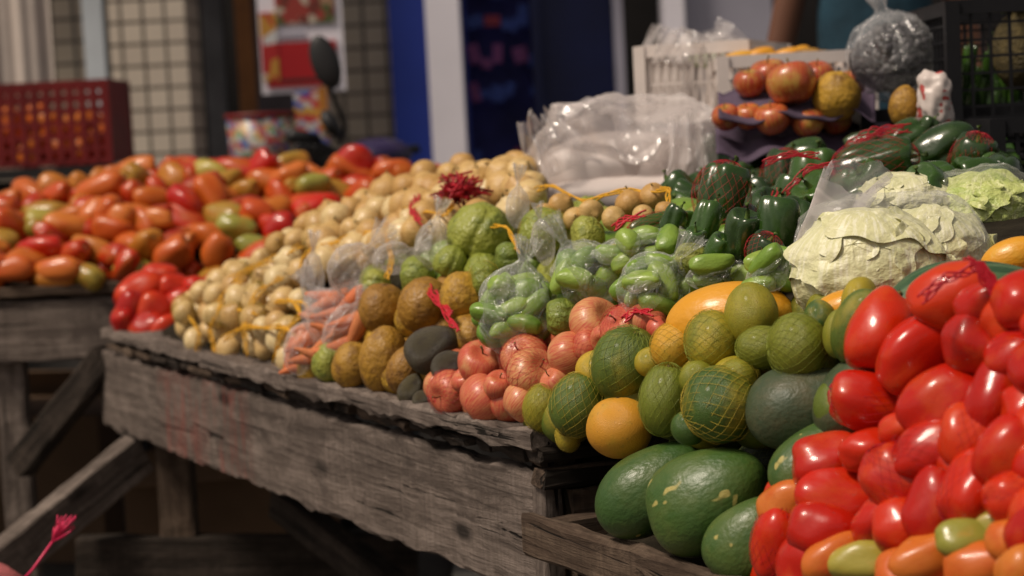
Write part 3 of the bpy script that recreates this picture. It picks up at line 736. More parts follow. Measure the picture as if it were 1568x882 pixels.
# cabbages
def leafball(name, px, py, w, h, d, mat, nleaf=10, seed=1, ruff=.04, core=None, off=.02):
    if d is None: c, d = march(px, py, off)
    else: c = at(px, py, d)
    rx = w * d / F / 2; rz = h * d / F / 2; e = empty(name); rr = random.Random(seed)
    b = MB(); b.ball(lambda p, t: wobble((math.sin(p) * math.cos(t) * .93, math.sin(p) * math.sin(t) * .93, math.cos(p) * .93), seed, .08, 2), 40, 26)
    mt = Matrix.Translation(c) @ Matrix.Diagonal((rx, rx * .85, rz, 1))
    mk('heart', b.mesh('heart', [core or mat]), e, mat=mt)
    for i in range(nleaf):
        cen = V((rr.uniform(-1, 1), rr.uniform(-1, .1), rr.uniform(-.5, 1))).normalized()
        b = MB(); amax = rr.uniform(.65, 1.1); na, nb_ = 20, 84; base = 0.955 + .012 * i; sd = rr.random() * 20
        q0 = cen.to_track_quat('Z', 'Y').to_matrix()
        for ia in range(na + 1):
            a = amax * ia / na
            for ib in range(nb_):
                t = 2 * math.pi * ib / nb_
                aa = a * (1 + .12 * math.sin(3 * t + sd) + .05 * math.sin(9 * t + sd))
                ed = (ia / na)
                r = base + ed ** 4 * (.05 + ruff * math.sin(7 * t + sd) + ruff * .8 * noise.noise(V((t * 4, sd, 1))) * 2) 
                rib = abs(math.sin(t * 4 + sd + .5 * math.sin(t * 3)))
                r += .02 * max(0, 1 - rib * 4) * (1 - ed * .5)
                p = V((math.sin(aa) * math.cos(t), math.sin(aa) * math.sin(t), math.cos(aa))) * r
                r2 = .05 * noise.noise(p * 2.0 + V((sd, 0, 0))) + .013 * noise.noise(p * 6 + V((sd, 0, 0)))
                b.v.append(q0 @ (p * (1 + r2)))
        for ia in range(na):
            for ib in range(nb_):
                k2 = (ib + 1) % nb_; b.face((ia * nb_ + ib, (ia + 1) * nb_ + ib, (ia + 1) * nb_ + k2, ia * nb_ + k2))
        mk('leaf', b.mesh('leaf', [mat]), e, mat=mt)
    return e
leafball('cabbage', 1330, 415, 235, 180, 2.22, m_cab, 11, 3)
leafball('cabbage', 1430, 395, 180, 150, 2.24, m_cab, 9, 9)
leafball('lettuce', 1505, 325, 165, 115, 2.5, m_lett, 11, 5, .06)
leafball('cabbage', 1385, 312, 150, 90, 2.5, m_cab, 9, 21, .05)
sheetb = empty('plastic_bag_over_lettuce'); sheetbag(1505, 322, 175, 125, 2.5, 7.1, m_film3, sheetb, .6)
sheetb2 = empty('plastic_bag_over_cabbage_heads'); sheetbag(1370, 402, 305, 195, 2.24, 17.1, m_film3, sheetb2, .5)
cb = empty('plastic_bag_neck')
p0 = at(1212, 405, 2.2)
b = MB(); nseg = 24
tips = [at(1290, 235, 2.35), at(1362, 262, 2.4), at(1345, 300, 2.32), at(1262, 275, 2.3)]
nu = 60
for i in range(nseg + 1):
    u = i / nseg
    for k in range(nu):
        t = k / nu * 4; a = tips[int(t) % 4].lerp(tips[(int(t) + 1) % 4], t % 1)
        cen = (tips[0] + tips[1] + tips[2] + tips[3]) / 4
        p = p0.lerp(cen, u) + (a - cen) * (.06 + .94 * u ** .8) * (1 + .16 * math.sin(k * .9)) 
        b.v.append(p + V((noise.noise(p * 14), noise.noise(p * 14 + V((3, 3, 3))), noise.noise(p * 14 + V((7, 1, 1))))) * .016 * u)
for i in range(nseg):
    for k in range(nu):
        k2 = (k + 1) % nu; b.face((i * nu + k, i * nu + k2, (i + 1) * nu + k2, (i + 1) * nu + k))
b.obj('neck', [m_film4], cb)

# ------------------------------------------------------------------ crates
def crate(name, px, py, d, w, dp, h, mat, nv=10, nh=4, rz=0., bt=.006, diag=False):
    o = at(px, py, d); b = MB()
    def side(p, q, z0, z1):
        ln = (q - p).length; dx = (q - p) / ln
        N = nv * int(max(1, round(ln / w)))
        for i in range(N + 1):
            c = p + dx * ln * i / N
            if diag:
                c2 = p + dx * min(ln, ln * (i + 1.2) / N)
                b.beam(c + V((0, 0, z0)), c2 + V((0, 0, z1)), bt, bt, 0, dx)
            b.beam(c + V((0, 0, z0)), c + V((0, 0, z1)), bt, bt * 1.2, 0, dx)
        for j in range(1, nh):
            z = z0 + (z1 - z0) * j / nh
            b.beam(p + V((0, 0, z)), q + V((0, 0, z)), bt * .8, bt, 0)
        b.beam(p + V((0, 0, z1)), q + V((0, 0, z1)), .014, .022, 0); b.beam(p + V((0, 0, z0)), q + V((0, 0, z0)), .012, .02, 0)
    c0, c1, c2, c3 = V((0, 0, 0)), V((w, 0, 0)), V((w, dp, 0)), V((0, dp, 0))
    for p, q in ((c0, c1), (c1, c2), (c2, c3), (c3, c0)): side(p, q, 0, h)
    for c in (c0, c1, c2, c3): b.box(c + V((0, 0, h / 2)), (.022, .022, h + .02))
    b.box(V((w / 2, dp / 2, .004)), (w, dp, .008))
    ob = b.obj(name, [mat]); ob.location = o; ob.rotation_euler = (0, 0, rz); return ob
m_wpl = simple('white_plastic', (.68, .61, .57), .45, .12, 6, .05)
m_bpl = simple('black_plastic', (.010, .010, .012), .5, .3, 6, .05, .25)
m_gpl = simple('green_plastic', (.05, .10, .06), .5, .3, 6, .05)
m_rpl = simple('red_plastic', (.17, .008, .008), .5, .3, 6, .05)
crate('white_plastic_crate', 985, 182, 3.75, .20, .36, .125, m_wpl, 12, 2, -.35, .004, True)
crate('white_plastic_crate', 1110, 182, 3.55, .26, .34, .10, m_wpl, 12, 3, -.05)
crate('green_plastic_crate', 1112, 310, 3.45, .34, .3, .105, m_gpl, 12, 4, 0)
crate('black_plastic_crate', 1462, 190, 3.1, .36, .3, .18, m_bpl, 12, 7, .0, .004)
crate('black_plastic_crate', 1528, 290, 2.85, .3, .3, .09, m_bpl, 10, 4, .0, .005)
crate('black_plastic_crate', 1330, 262, 3.3, .36, .3, .09, m_bpl, 8, 3, .0, .008)
crate('green_plastic_crate', 1130, 225, 3.6, .36, .3, .04, m_gpl, 10, 2, 0)
yb = empty('banana_bunch')
for x in range(1130, 1270, 14):
    item('me', x, 90 + R.uniform(-3, 3), 26, 60, R.uniform(-20, 30), 3.65, 0, yb)
item('pa', 1235, 88, 30, 60, 5, 3.6, 0, yb); item('gh', 1085, 88, 30, 60, 5, 3.8, 0, yb)
pf = empty('plastic_bag_on_crate')
flap([at(980, 95, 3.75), at(1085, 30, 3.9), at(1165, 66, 3.9), at(1110, 98, 3.72)], m_film4, pf, seed=3, amp=.022)
flap([at(985, 46, 3.95), at(1060, 50, 3.95), at(1050, 100, 3.8), at(985, 100, 3.8)], m_film4, pf, seed=9, amp=.022)
flap([at(1010, 62, 3.7), at(1110, 32, 3.75), at(1150, 95, 3.7), at(1010, 100, 3.7)], m_film4, pf, seed=6, amp=.022)
m_purp = simple('purple_tissue', (.085, .058, .095), .8, .35, 10, .3)
tr = empty('apple_tray')
def tray(x0, x1, yf, yb_, d0, d1, seed):
    b = MB(); nu_, nv_ = 60, 14; p00, p10, p11, p01 = at(x0, yf, d0), at(x1, yf - 6, d0), at(x1, yb_, d1), at(x0, yb_, d1)
    for i in range(nu_ + 1):
        for j in range(nv_ + 1):
            u, v = i / nu_, j / nv_; p = p00.lerp(p10, u).lerp(p01.lerp(p11, u), v)
            p = p + V((0, .01 * noise.noise(p * 30), .003 * math.sin(u * 26 + seed) * (1 - v) + .022 * noise.noise(p * 17 + V((seed, 0, 0))) - .03 * max(0, .25 - v) / .25))
            b.v.append(p)
    for i in range(nu_):
        for j in range(nv_):
            q = i * (nv_ + 1) + j; b.face((q, q + nv_ + 1, q + nv_ + 2, q + 1))
    ob = b.obj('tissue_tray', [m_purp], tr); sol = ob.modifiers.new('s', 'SOLIDIFY'); sol.thickness = .003
tray(1096, 1372, 212, 190, 3.15, 3.5, 1); tray(1100, 1340, 156, 140, 3.17, 3.45, 4)
for x, y, w, d in [(1112, 180, 46, 3.22), (1146, 178, 46, 3.22), (1183, 182, 56, 3.2), (1238, 188, 50, 3.2), (1165, 170, 40, 3.3), (1210, 175, 40, 3.3), (1280, 185, 50, 3.25)]: item('ar', x, y, w, None, 100, d, 0, tr)
for x, y, w, d in [(1148, 128, 50, 3.25), (1177, 118, 64, 3.3), (1212, 128, 76, 3.2), (1252, 118, 56, 3.3), (1300, 130, 50, 3.35)]: item('ar', x, y, w, None, 95, d, 0, tr)
item('pa', 1281, 147, 78, 78, 80, 3.2, 0, tr)
item('pa', 1385, 163, 50, 66, 80, 3.05, 0, None, name='yellow_squash')
bb = bag('bag_of_dark_beans', 1368, 88, 185, 132, (-.25, 0, 1), 3.3, 0, 'be', 420, (.013, .024), film=[bagmesh(3.1, m_film, .75, .28, 7)])
cc = at(1368, 91, 3.3); b = MB(); b.ell(cc, (.074, .060, .054), 0, 24); b.obj('bean_mass', [simple('bean_mass', (.012, .010, .014), .6, .6, 60, .8)], bb)
wbg = empty('white_carrier_bag')
t = NT('printed_white_film'); vec, _ = objvec(t, False)
n_ = t.noise(t.mapv(vec, (60, 60, 110)), 1, 1, .3)
t.l(t.ramp(n_, [(.62, (.62, .54, .50)), (.65, (.48, .08, .07))]), t.b.inputs['Base Color']); t.setb(Roughness=.4)
b = MB(); cc = at(1430, 152, 3.0)
def fnb(p, tt):
    q = V((.026 * sp(math.sin(p), .7) * math.cos(tt), .03 * math.sin(p) * math.sin(tt), .042 * sp(math.cos(p), .7)))
    return cc + q * (1 + .4 * noise.noise(q * 30 + V((3, 3, 3))) + .18 * noise.noise(q * 90))
b.ball(fnb, 50, 36); b.obj('film', [t.m], wbg)
pn = MB(); cc = at(1560, 20, 3.2)
for i in range(60):
    a = R.random() * 6.28; el = R.uniform(.1, 1.4); ln = R.uniform(.05, .09); d_ = V((math.cos(a) * math.cos(el), math.sin(a) * math.cos(el), math.sin(el)))
    s0 = cc + d_ * .01; m0 = s0 + d_ * ln * .6 + V((0, 0, .005)); e0 = s0 + d_ * ln + V((math.cos(a), math.sin(a), -.3)) * .015
    pn.tube([s0, m0, e0], [.005, .004, .0008], 4)
pn.ell(cc + V((0, 0, -.06)), (.045, .045, .065), 1, 16)
pn.obj('pineapple', [simple('pineapple_leaf', (.10, .14, .03), .5), simple('pineapple_skin', (.10, .075, .025), .6, .5, 60, .8)])
gb = empty('green_vegetable_bunch')
for i in range(26): item('pe', R.uniform(1480, 1580), R.uniform(90, 180), 20, 80, 90 + R.uniform(-8, 8), 3.3, 0, gb)

# ------------------------------------------------------------------ threads
def strand(name, pts, mat, r=.0016, off=.045, n=1, spread=6, surf=surf_main, parent=None, dd=None):
    b = MB()
    for k in range(n):
        W_ = []
        for i in range(len(pts) - 1):
            for q in range(8):
                u = q / 8; x = pts[i][0] * (1 - u) + pts[i + 1][0] * u; y = pts[i][1] * (1 - u) + pts[i + 1][1] * u
                ph = (i * 8 + q)
                x += math.sin(ph * .5 + k * 2.1) * spread * .5 + R.uniform(-1, 1); y += math.cos(ph * .43 + k) * spread * .5 + R.uniform(-1, 1)
                if dd: P = at(x, y, dd)
                else: P, _d = march(x, y, off, surf)
                if P is not None: W_.append(P)
        S = []
        for i in range(len(W_)):
            a = W_[max(0, i - 1)]; c = W_[min(len(W_) - 1, i + 1)]; S.append((a + W_[i] * 2 + c) / 4)
        if len(S) > 2: b.tube(S, r, 5)
    return b.obj(name, [mat], parent)
yn = empty('yellow_net_bag')
for pts in [[(330, 545), (320, 500), (340, 455), (375, 425)], [(300, 550), (305, 510), (290, 480)], [(378, 545), (372, 490), (392, 450), (440, 420)], [(420, 560), (430, 510), (462, 480), (440, 455)], [(415, 460), (470, 465), (480, 500)], [(455, 410), (480, 380), (540, 360), (600, 355)], [(350, 430), (410, 400), (470, 370)], [(590, 355), (600, 400), (590, 430)], [(620, 320), (680, 330), (700, 300)], [(740, 345), (780, 350), (795, 390)], [(820, 290), (850, 285), (900, 310), (960, 290), (1025, 290), (1020, 320)], [(340, 520), (380, 500), (430, 500), (460, 520)], [(310, 480), (350, 470), (400, 480)]]:
    strand('net_cord', pts, m_ynet, .0014, .04, 3, 7, parent=yn)
rn = empty('red_net_cord')
for pts in [[(690, 480), (660, 450), (650, 430)], [(640, 300), (630, 320), (645, 345)], [(700, 505), (690, 490), (660, 440)], [(940, 350), (960, 335), (990, 325)], [(955, 490), (975, 475), (1000, 480)]]:
    strand('net_cord', pts, m_rnet, .0013, .05, 5, 9, parent=rn)
for pts in [[(1190, 290), (1175, 340), (1165, 390)], [(1200, 300), (1240, 255), (1290, 250)], [(1170, 250), (1215, 235), (1260, 240)]]:
    strand('net_cord', pts, m_rnet, .0010, 0, 5, 9, parent=rn, dd=2.65)
for pts in [[(1300, 225), (1340, 200), (1400, 195)]]:
    strand('net_cord', pts, m_rnet, .0010, 0, 6, 14, parent=rn, dd=2.85)
for pts in [[(1490, 405), (1520, 440), (1545, 490)], [(1410, 460), (1450, 425), (1500, 405), (1540, 470), (1560, 500)], [(1480, 400), (1505, 410), (1530, 450)]]:
    strand('net_cord', pts, m_rnet, .0011, 0, 5, 14, parent=rn, dd=1.80)
b = MB(); cc, _d = march(706, 290, .06)
for i in range(46):
    a = R.random() * 6.28; q = [cc + V((R.gauss(0, .019), R.uniform(-.02, .02), R.gauss(0, .013))) for _ in range(4)]
    b.tube(q, .0018, 4)
b.obj('red_net_tuft', [m_rnet])

# ------------------------------------------------------------------ under the table
m_card = simple('cardboard', (.12, .07, .038), .85, .2, 5, .1)
def card(px, py, d, w, dp, h, rz):
    b = MB(); c = at(px, py, d); hz = h
    b.box(V((0, 0, hz / 2)), (w, dp, hz)); 
    b.box(V((-w * .25, -dp * .55, hz + .002)), (w * .5, dp * .35, .004), Matrix.Rotation(.5, 3, 'X'))
    b.box(V((0, dp * .6, hz + .03)), (w, dp * .35, .004), Matrix.Rotation(-.7, 3, 'X'))
    o = b.obj('cardboard_box', [m_card]); o.location = (c.x, c.y, 0); o.rotation_euler = (0, 0, rz); return o
card(350, 780, 4.9, .5, .4, .36, .2); card(90, 760, 5.6, .5, .4, .4, -.3)
crate('black_plastic_crate', 200, 840, 4.7, .4, .3, .28, m_bpl, 8, 5, .1, .01)
b = MB(); 
for i in range(41):
    for j in range(2):
        x = -3 + i * .1; b.v.append(V((x, 6.15 + .04 * math.sin(i * 1.7), .0 if j == 0 else .8)))
for i in range(40): b.face((i * 2, i * 2 + 2, i * 2 + 3, i * 2 + 1))
b.obj('dark_shade_sheet', [simple('under_table_shade', (.03, .027, .025), .8)])  # added dark sheet, stands in for shade behind the side table's underside
sk = empty('pink_mesh_sack'); cc = at(5, 868, 3.2)
b = MB(); 
def fns(p, tt):
    z = cc.z * (.5 + .5 * math.cos(p)); r = .13 * sp(math.sin(p), .35)
    q = V((cc.x - .07 + r * math.cos(tt), cc.y + r * math.sin(tt), z)); return q * (1 + .01 * noise.noise(q * 20))
b.ball(fns, 40, 30); b.obj('sack', [simple('pink_sack', (.45, .12, .12), .6, .3, 50, .4)], sk)
b = MB(); base = at(50, 872, 3.1); knot = at(80, 830, 3.1)
b.tube([at(38, 885, 3.1), base, knot], .0025, 6)
for i in range(26):
    tip = at(R.uniform(85, 118), R.uniform(788, 815), 3.1 + R.uniform(-.02, .02)); b.tube([knot, knot.lerp(tip, .5) + V((R.uniform(-.006, .006), 0, R.uniform(-.004, .004))), tip], .0011, 4)
b.obj('tassel', [m_pnet], sk)

# ------------------------------------------------------------------ background shop fronts
YB = 9.0
def X(px, d=YB): return at(px, 215, d).x
def boxx(name, px0, px1, y, depth, z0, z1, mat, parent=None):
    x0, x1 = X(px0, y), X(px1, y); b = MB(); b.box(V(((x0 + x1) / 2, y + depth / 2, (z0 + z1) / 2)), (x1 - x0, depth, z1 - z0)); return b.obj(name, [mat], parent)
def tile(name, c1, c2, gr, size=.09):
    t = NT(name); tc = t.n('ShaderNodeTexCoord'); s1 = t.n('ShaderNodeSeparateXYZ'); t.l(tc.outputs['Object'], s1.inputs[0])
    ad = t.n('ShaderNodeMath', operation='ADD'); t.l(s1.outputs[0], ad.inputs[0]); t.l(s1.outputs[1], ad.inputs[1])
    cx = t.n('ShaderNodeCombineXYZ'); t.l(ad.outputs[0], cx.inputs[0]); t.l(s1.outputs[2], cx.inputs[1])
    br = t.n('ShaderNodeTexBrick', offset=0.0, squash=1.0); t.l(cx.outputs[0], br.inputs['Vector'])
    br.inputs['Color1'].default_value = (*c1, 1); br.inputs['Color2'].default_value = (*c2, 1); br.inputs['Mortar'].default_value = (*gr, 1)
    br.inputs['Scale'].default_value = 1; br.inputs['Brick Width'].default_value = size; br.inputs['Row Height'].default_value = size; br.inputs['Mortar Size'].default_value = size * .08
    t.l(t.mix(t.ramp(t.noise(tc.outputs['Object'], 3, 4), [(.4, 0.), (.7, .3)]), br.outputs['Color'], tuple(x * .6 for x in c1)), t.b.inputs['Base Color']); t.setb(Roughness=.4)
    return t.m
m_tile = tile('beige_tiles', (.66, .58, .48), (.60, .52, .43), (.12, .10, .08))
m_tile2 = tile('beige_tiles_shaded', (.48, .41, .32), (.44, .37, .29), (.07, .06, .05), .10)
m_blue = simple('blue_paint', (.014, .035, .25), .4, .15, 2, 0)
m_navy = simple('navy_paint', (.007, .013, .075), .35, .3, 2, 0)
m_white = simple('white_paint', (.82, .79, .86), .5, .05, 2, 0)
m_grey = simple('grey_paint', (.38, .37, .44), .5, .1, 2, 0)
m_black = simple('dark_interior', (.014, .012, .012), .8, .4, 2, 0)
sf = empty('shop_building')
boxx('back_wall', -500, 2100, YB + 1.0, .1, 0, 4, m_black, sf)  # near-black colour stands in for the unlit depth of the shops
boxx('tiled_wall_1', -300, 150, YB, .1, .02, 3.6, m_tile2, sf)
boxx('pale_pipe', 141, 172, YB - .25, .08, 0, 3.6, simple('pale_blue_paint', (.54, .60, .66), .5, .1, 2, 0), sf)
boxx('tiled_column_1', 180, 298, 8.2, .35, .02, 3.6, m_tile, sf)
boxx('grey_post', 322, 352, YB + .2, .1, 0, 3.6, simple('dim_grey', (.14, .14, .15), .6), sf)
boxx('wood_post', 372, 396, YB - .3, .08, 0, 3.6, simple('ochre_wood', (.30, .12, .035), .6), sf)
boxx('blue_backing', 396, 470, YB + .1, .1, 0, 3.6, simple('dim_brown', (.06, .05, .06), .6), sf)
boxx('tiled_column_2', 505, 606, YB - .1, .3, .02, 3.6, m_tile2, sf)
boxx('blue_pillar', 606, 662, YB - .25, .4, .0, 3.6, m_blue, sf)
boxx('white_pillar', 662, 714, YB - .4, .4, .0, 3.6, m_white, sf)
boxx('navy_wall', 832, 948, YB, .1, .0, 3.6, m_navy, sf)
boxx('blue_window_frame', 714, 722, YB - .1, .1, .0, 3.6, m_blue, sf)
boxx('blue_window_frame_2', 822, 835, YB - .1, .1, .0, 3.6, m_navy, sf)
boxx('window_back', 722, 822, YB + .35, .05, .0, 3.6, simple('display_back', (.035, .04, .26), .5, .6, 3, 0), sf)
boxx('door_edge', 948, 962, YB - .1, .1, .0, 3.6, m_grey, sf)
boxx('white_pillar_2', 1026, 1056, YB - .3, .3, .0, 3.6, m_white, sf)
boxx('grey_panel', 1056, 1190, YB - .2, .2, .0, 3.6, m_grey, sf)
boxx('lintel', -500, 2100, YB - .6, .6, 2.9, 4.0, m_grey, sf)
cols = [simple('goods_red', (.42, .04, .08), .4), simple('goods_blue', (.04, .09, .42), .4), simple('goods_purple', (.28, .07, .26), .4), simple('goods_white', (.4, .4, .5), .4), simple('goods_orange', (.45, .18, .03), .4)]
b = MB()
for z in (.6, .9, 1.06, 1.22, 1.38, 1.54, 1.7, 1.9, 2.1):
    x = X(724, 9.2)
    while x < X(818, 9.2):
        w = R.uniform(.02, .08); h = R.uniform(.03, .10)
        if R.random() < .6: b.box(V((x + w / 2, 9.12, z + h / 2 + R.uniform(0, .04))), (w * .9, .06, h), Matrix.Rotation(R.uniform(-.3, .3), 3, 'Y'), R.choice([0, 1, 1, 1, 2, 2, 1, 0]))
        x += w
b.obj('shop_window_display', cols)
cu = MB(); nx = 60
x0, x1 = X(-120, 7.3), X(92, 7.3)
for i in range(nx + 1):
    for j in range(2):
        x = x0 + (x1 - x0) * i / nx; cu.v.append(V((x, 7.3 + .012 * math.sin(i * .35) + .006 * math.sin(i * .9), 1.33 if j == 0 else 2.8)))
for i in range(nx): cu.face((i * 2, i * 2 + 2, i * 2 + 3, i * 2 + 1))
cu.obj('hanging_white_cloth', [simple('white_cloth', (.52, .45, .40), .9, .12, 4, .1)])
ps = empty('advertising_poster')
yp = 7.8
def pbox(px0, px1, py0, py1, y, mat, nm, th=.008):
    a = at(px0, py1, y); c = at(px1, py0, y); b = MB(); b.box(V(((a.x + c.x) / 2, y, (a.z + c.z) / 2)), (abs(c.x - a.x), th, abs(c.z - a.z))); return b.obj(nm, [mat], ps)
def vor(name, scale, cols_):
    t = NT(name); vec, _ = objvec(t, False); v = t.n('ShaderNodeTexVoronoi'); v.inputs['Scale'].default_value = scale; t.l(vec, v.inputs['Vector'])
    s1 = t.n('ShaderNodeSeparateColor'); t.l(v.outputs['Color'], s1.inputs[0])
    t.l(t.ramp(s1.outputs[0], [(i / len(cols_), c) for i, c in enumerate(cols_)], 'CONSTANT'), t.b.inputs['Base Color']); t.setb(Roughness=.4); return t.m
pbox(404, 522, -40, 145, yp, m_white, 'board')
pbox(425, 512, -30, 40, yp - .01, vor('poster_picture', 28, [(.15, .03, .02), (.35, .2, .12), (.08, .1, .03), (.45, .38, .3), (.3, .04, .03)]), 'picture')
pbox(412, 516, 62, 135, yp - .01, simple('poster_red', (.38, .012, .016), .4, .1, 3, 0), 'red_panel')
pbox(428, 470, 50, 60, yp - .012, m_grey, 'caption')
pbox(405, 425, 20, 125, yp - .014, vor('poster_strip', 20, [(.42, .02, .02), (.6, .6, .6), (.42, .02, .02), (.5, .25, .04)]), 'strip')
m_candy = vor('candy_wrappers', 48, [(.36, .05, .04), (.46, .43, .38), (.10, .2, .1), (.08, .12, .28), (.45, .28, .1), (.38, .36, .36), (.28, .05, .06)])
b = MB(); cc = at(402, 222, 7.2); b.tube([V((cc.x, cc.y, cc.z - .13)), V((cc.x, cc.y, cc.z + .10))], [.115, .125], 24); b.tube([V((cc.x, cc.y, cc.z + .10)), V((cc.x, cc.y, cc.z + .115))], .13, 24, 1); b.tube([V((cc.x, cc.y, 0)), V((cc.x, cc.y, cc.z - .13))], .1, 16, 2)
b.obj('candy_jar', [m_candy, m_rpl, m_black])
b = MB(); cc = at(478, 180, 7.4); b.box(cc, (.12, .1, .2)); b.box(cc + V((0, 0, -.65)), (.2, .14, 1.0), None, 1); b.box(cc + V((.05, -.06, .03)), (.03, .03, .16), None, 2); b.box(cc + V((-.02, 0, .14)), (.16, .12, .01), None, 1)
b.obj('sweet_display_stand', [vor('sweets', 44, [(.05, .1, .4), (.5, .3, .05), (.45, .05, .05), (.5, .5, .5)]), m_black, cols[4]])
rc = crate('red_plastic_crate', -160, 262, 6.3, .68, .35, .245, m_rpl, 18, 6, 0, .016)
oc = empty('orange_pile')
for i in range(60):
    x = R.uniform(-150, 165); y = R.uniform(175, 245); item('to', x, y, 36, 36, None, 6.44 + R.uniform(0, .1), 0, oc)
b = MB(); p = at(-170, 268, 6.2); q = at(190, 268, 6.2); b.box(V(((p.x + q.x) / 2, 6.45, p.z - .02)), (q.x - p.x, .6, .03)); 
for xx in (p.x + .05, q.x - .05):
    for yy in (6.2, 6.7): b.box(V((xx, yy, (p.z - .04) / 2)), (.05, .05, p.z - .04))
b.box(V(((p.x + q.x) / 2, 6.2, p.z - .17)), (q.x - p.x - .02, .02, .26))
b.obj('display_bench', [m_black])

# ------------------------------------------------------------------ motorcycle
mo = empty('motorcycle'); D = 5.7
m_mb = simple('black_rubber', (.02, .02, .021), .5, .2, 5, 0); m_pur = simple('purple_fairing', (.03, .02, .07), .25, .15, 3, 0); m_chr = simple('chrome', (.5, .5, .5), .2, .1, 3, 0, metal=1)
hb = at(520, 220, D); cx, cy = hb.x, hb.y
b = MB()
mir = at(498, 95, D - .15)
tilt = Matrix.Rotation(-.28, 3, 'Y')
b.ell(mir, (.040, .018, .078), 0, 20, tilt)
b.tube([mir + V((0.005, .01, -.07)), at(512, 150, D - .12), at(528, 192, D - .05), at(520, 222, D)], .007, 8)
b.ell(at(507, 190, D - .1), (.022, .05, .045), 0, 16, Matrix.Rotation(-.5, 3, 'Y'))
b.tube([at(445, 208, D - .15), at(470, 212, D - .1), at(520, 238, D), at(570, 225, D + .1), at(600, 232, D + .25), at(640, 228, D + .3)], .014, 10)
b.tube([at(443, 207, D - .16), at(485, 216, D - .09)], .02, 10)
b.tube([at(455, 222, D - .2), at(500, 228, D - .1)], .006, 6)
b.obj('handlebar_and_mirror', [m_mb], mo)
b = MB()
ctr = V((cx + .10, cy + .1, 0))
b.ell(V((ctr.x, ctr.y, 1.045)), (.10, .12, .055), 0, 24); b.ell(V((ctr.x + .02, ctr.y - .05, .93)), (.09, .12, .13), 0, 20)
b.ell(V((ctr.x + .30, ctr.y + .45, .82)), (.14, .26, .12), 0, 20, Matrix.Rotation(-.5, 3, 'Z')); b.ell(V((ctr.x - .1, ctr.y - .2, .58)), (.08, .22, .05), 0, 16)
b.obj('fairing', [m_pur], mo)
b = MB()
b.ell(V((ctr.x + .55, ctr.y + .85, .84)), (.13, .34, .06), 0, 20, Matrix.Rotation(-.5, 3, 'Z'))
dirm = V((.55, .85, 0)).normalized()
for k, c0 in ((0, V((ctr.x - .1, ctr.y - .2, .3))), (1, V((ctr.x + .62, ctr.y + .95, .3)))):
    pts = [c0 + dirm * math.cos(a) * .26 + V((0, 0, math.sin(a) * .26)) for a in [i * 2 * math.pi / 32 for i in range(33)]]
    b.tube(pts, .045, 10, 0, False)
    for i in range(6):
        a = i * math.pi / 3; b.tube([c0, c0 + dirm * math.cos(a) * .25 + V((0, 0, math.sin(a) * .25))], .01, 6, 1)
b.tube([V((ctr.x - .13, ctr.y - .2, .3)), V((cx, cy, 1.02))], .025, 8, 1); b.tube([V((ctr.x - .04, ctr.y - .22, .3)), V((cx + .1, cy, 1.02))], .025, 8, 1)
b.ell(V((ctr.x + .25, ctr.y + .4, .45)), (.14, .2, .16), 1, 16); b.tube([V((ctr.x + .25, ctr.y + .3, .35)), V((ctr.x + .75, ctr.y + .9, .35))], .04, 10, 1)
b.obj('wheels_frame_and_seat', [m_mb, m_chr], mo)

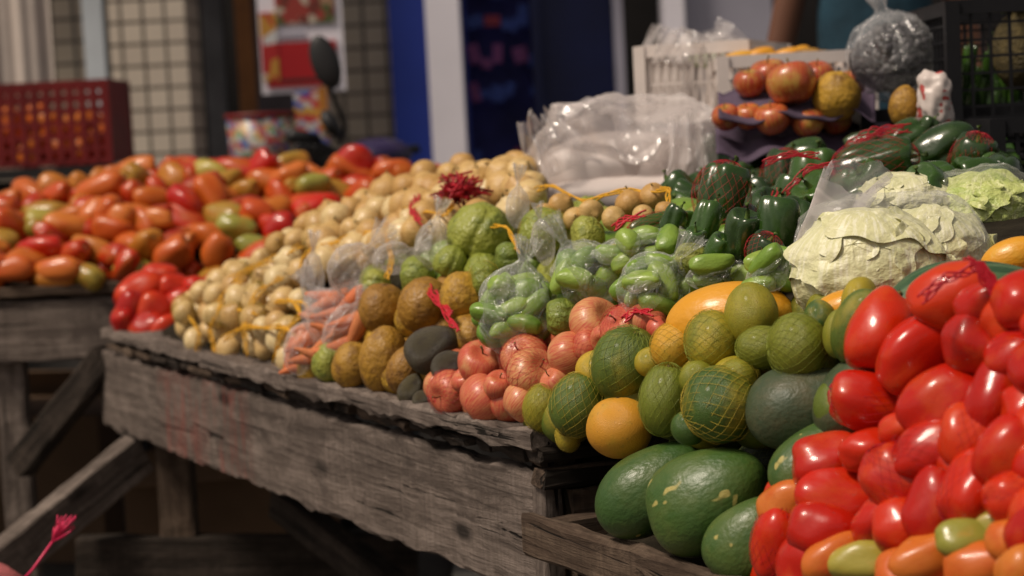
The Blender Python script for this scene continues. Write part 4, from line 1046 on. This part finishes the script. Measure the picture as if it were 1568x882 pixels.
# ------------------------------------------------------------------ person behind the stall
def person(cx, cy):
    VV = []; E = []; RR = []
    def a(p, r, par=None):
        VV.append(p); RR.append(r)
        if par is not None: E.append((par, len(VV) - 1))
        return len(VV) - 1
    pel = a((0, 0, .95), (.16, .11)); sp_ = a((0, 0, 1.12), (.15, .10), pel); chs = a((0, 0, 1.30), (.16, .11), sp_); nb = a((0, 0, 1.43), (.09, .07), chs)
    nk = a((0, -.01, 1.50), (.055, .055), nb); hd = a((0, -.03, 1.60), (.085, .095), nk); tp = a((0, -.02, 1.70), (.07, .08), hd)
    for s in (-1, 1):
        sh = a((s * .18, 0, 1.42), (.042, .045), nb); el = a((s * .25, .02, 1.14), (.033, .036), sh); fm = a((s * .26, -.03, 1.0), (.034, .032), el); wr = a((s * .26, -.08, .88), (.026, .022), fm)
        pm = a((s * .26, -.10, .82), (.034, .018), wr)
        for k in range(4): 
            f1 = a((s * .26 + (k - 1.5) * .018, -.115, .775), (.010, .009), pm); f2 = a((s * .26 + (k - 1.5) * .018, -.11, .735 - .006 * (k % 3)), (.008, .008), f1)
        t1 = a((s * .225, -.125, .82), (.011, .010), pm); a((s * .215, -.14, .785), (.009, .009), t1)
        hp = a((s * .09, 0, .90), (.095, .09), pel); kn = a((s * .10, -.01, .50), (.06, .06), hp); an = a((s * .10, .02, .09), (.04, .045), kn); a((s * .11, -.12, .04), (.042, .03), an)
    me = bpy.data.meshes.new('body'); me.from_pydata(VV, E, []); o = bpy.data.objects.new('body_tmp', me); COL.objects.link(o)
    sk_ = o.modifiers.new('skin', 'SKIN'); sk_.use_smooth_shade = True
    for i, r in enumerate(RR): me.skin_vertices[0].data[i].radius = r
    me.skin_vertices[0].data[0].use_root = True
    ss = o.modifiers.new('sub', 'SUBSURF'); ss.levels = 2; ss.render_levels = 2
    bpy.context.view_layer.update(); dg = bpy.context.evaluated_depsgraph_get(); m2 = bpy.data.meshes.new_from_object(o.evaluated_get(dg)); bpy.data.objects.remove(o)
    mats = [simple('skin', (.15, .065, .038), .5, .1, 4, 0), simple('teal_shirt', (.012, .045, .07), .85, .35, 9, .3), simple('dark_trousers', (.03, .03, .04), .9), simple('hair', (.015, .012, .01), .7)]
    m2.materials.clear()
    for m_ in mats: m2.materials.append(m_)
    for p in m2.polygons:
        c = p.center; p.use_smooth = True
        if c.z > 1.63 or (c.z > 1.56 and c.y > .0): i = 3
        elif c.z > 1.47: i = 0
        elif abs(c.x) > .165 and c.z < 1.40: i = 0
        elif c.z < .93: i = 2
        else: i = 1
        p.material_index = i
    e = empty('person'); ob = mk('body', m2, e)
    f = MB(); f.ell((0, -.125, 1.595), (.012, .02, .022), 0, 10)
    for s in (-1, 1): f.ell((s * .032, -.112, 1.62), (.011, .008, .007), 1, 8); f.ell((s * .085, -.02, 1.60), (.012, .02, .03), 0, 10)
    f.ell((0, -.112, 1.553), (.024, .008, .006), 2, 8)
    f.obj('face', [mats[0], simple('eye', (.03, .02, .02), .2), simple('lips', (.25, .08, .07), .5)], e)
    e.location = (cx, cy, 0.06); return e
pp = at(1342, 100, 4.9)
person(pp.x, pp.y)
b = MB(); b.box(V((pp.x, pp.y + .3, .03)), (2.2, 1.2, .06)); b.obj('kerb_step', [simple('kerb_concrete', (.2, .19, .17), .9)])

# ------------------------------------------------------------------ light
w = bpy.data.worlds.new('World'); sc.world = w; w.use_nodes = True; nt = w.node_tree
sky = nt.nodes.new('ShaderNodeTexSky'); sky.sky_type = 'NISHITA'; sky.sun_disc = False
el, az = math.radians(56), math.radians(-120)
sky.sun_elevation = el; sky.sun_rotation = az; sky.air_density = 1.0; sky.dust_density = 3.0
hs = nt.nodes.new('ShaderNodeHueSaturation'); hs.inputs['Saturation'].default_value = .3
tn = nt.nodes.new('ShaderNodeMixRGB'); tn.blend_type = 'MULTIPLY'; tn.inputs[0].default_value = 1; tn.inputs[2].default_value = (1, .89, .80, 1)
nt.links.new(sky.outputs[0], hs.inputs['Color']); nt.links.new(hs.outputs[0], tn.inputs[1])
nt.links.new(tn.outputs[0], nt.nodes['Background'].inputs[0]); nt.nodes['Background'].inputs[1].default_value = .068
sl = bpy.data.lights.new('sun', 'SUN'); sl.energy = 2.9; sl.angle = math.radians(13); sl.color = (1, .87, .73)
so = bpy.data.objects.new('sun', sl); COL.objects.link(so)
sd = V((math.sin(az) * math.cos(el), math.cos(az) * math.cos(el), math.sin(el)))
so.rotation_euler = sd.to_track_quat('Z', 'Y').to_euler()
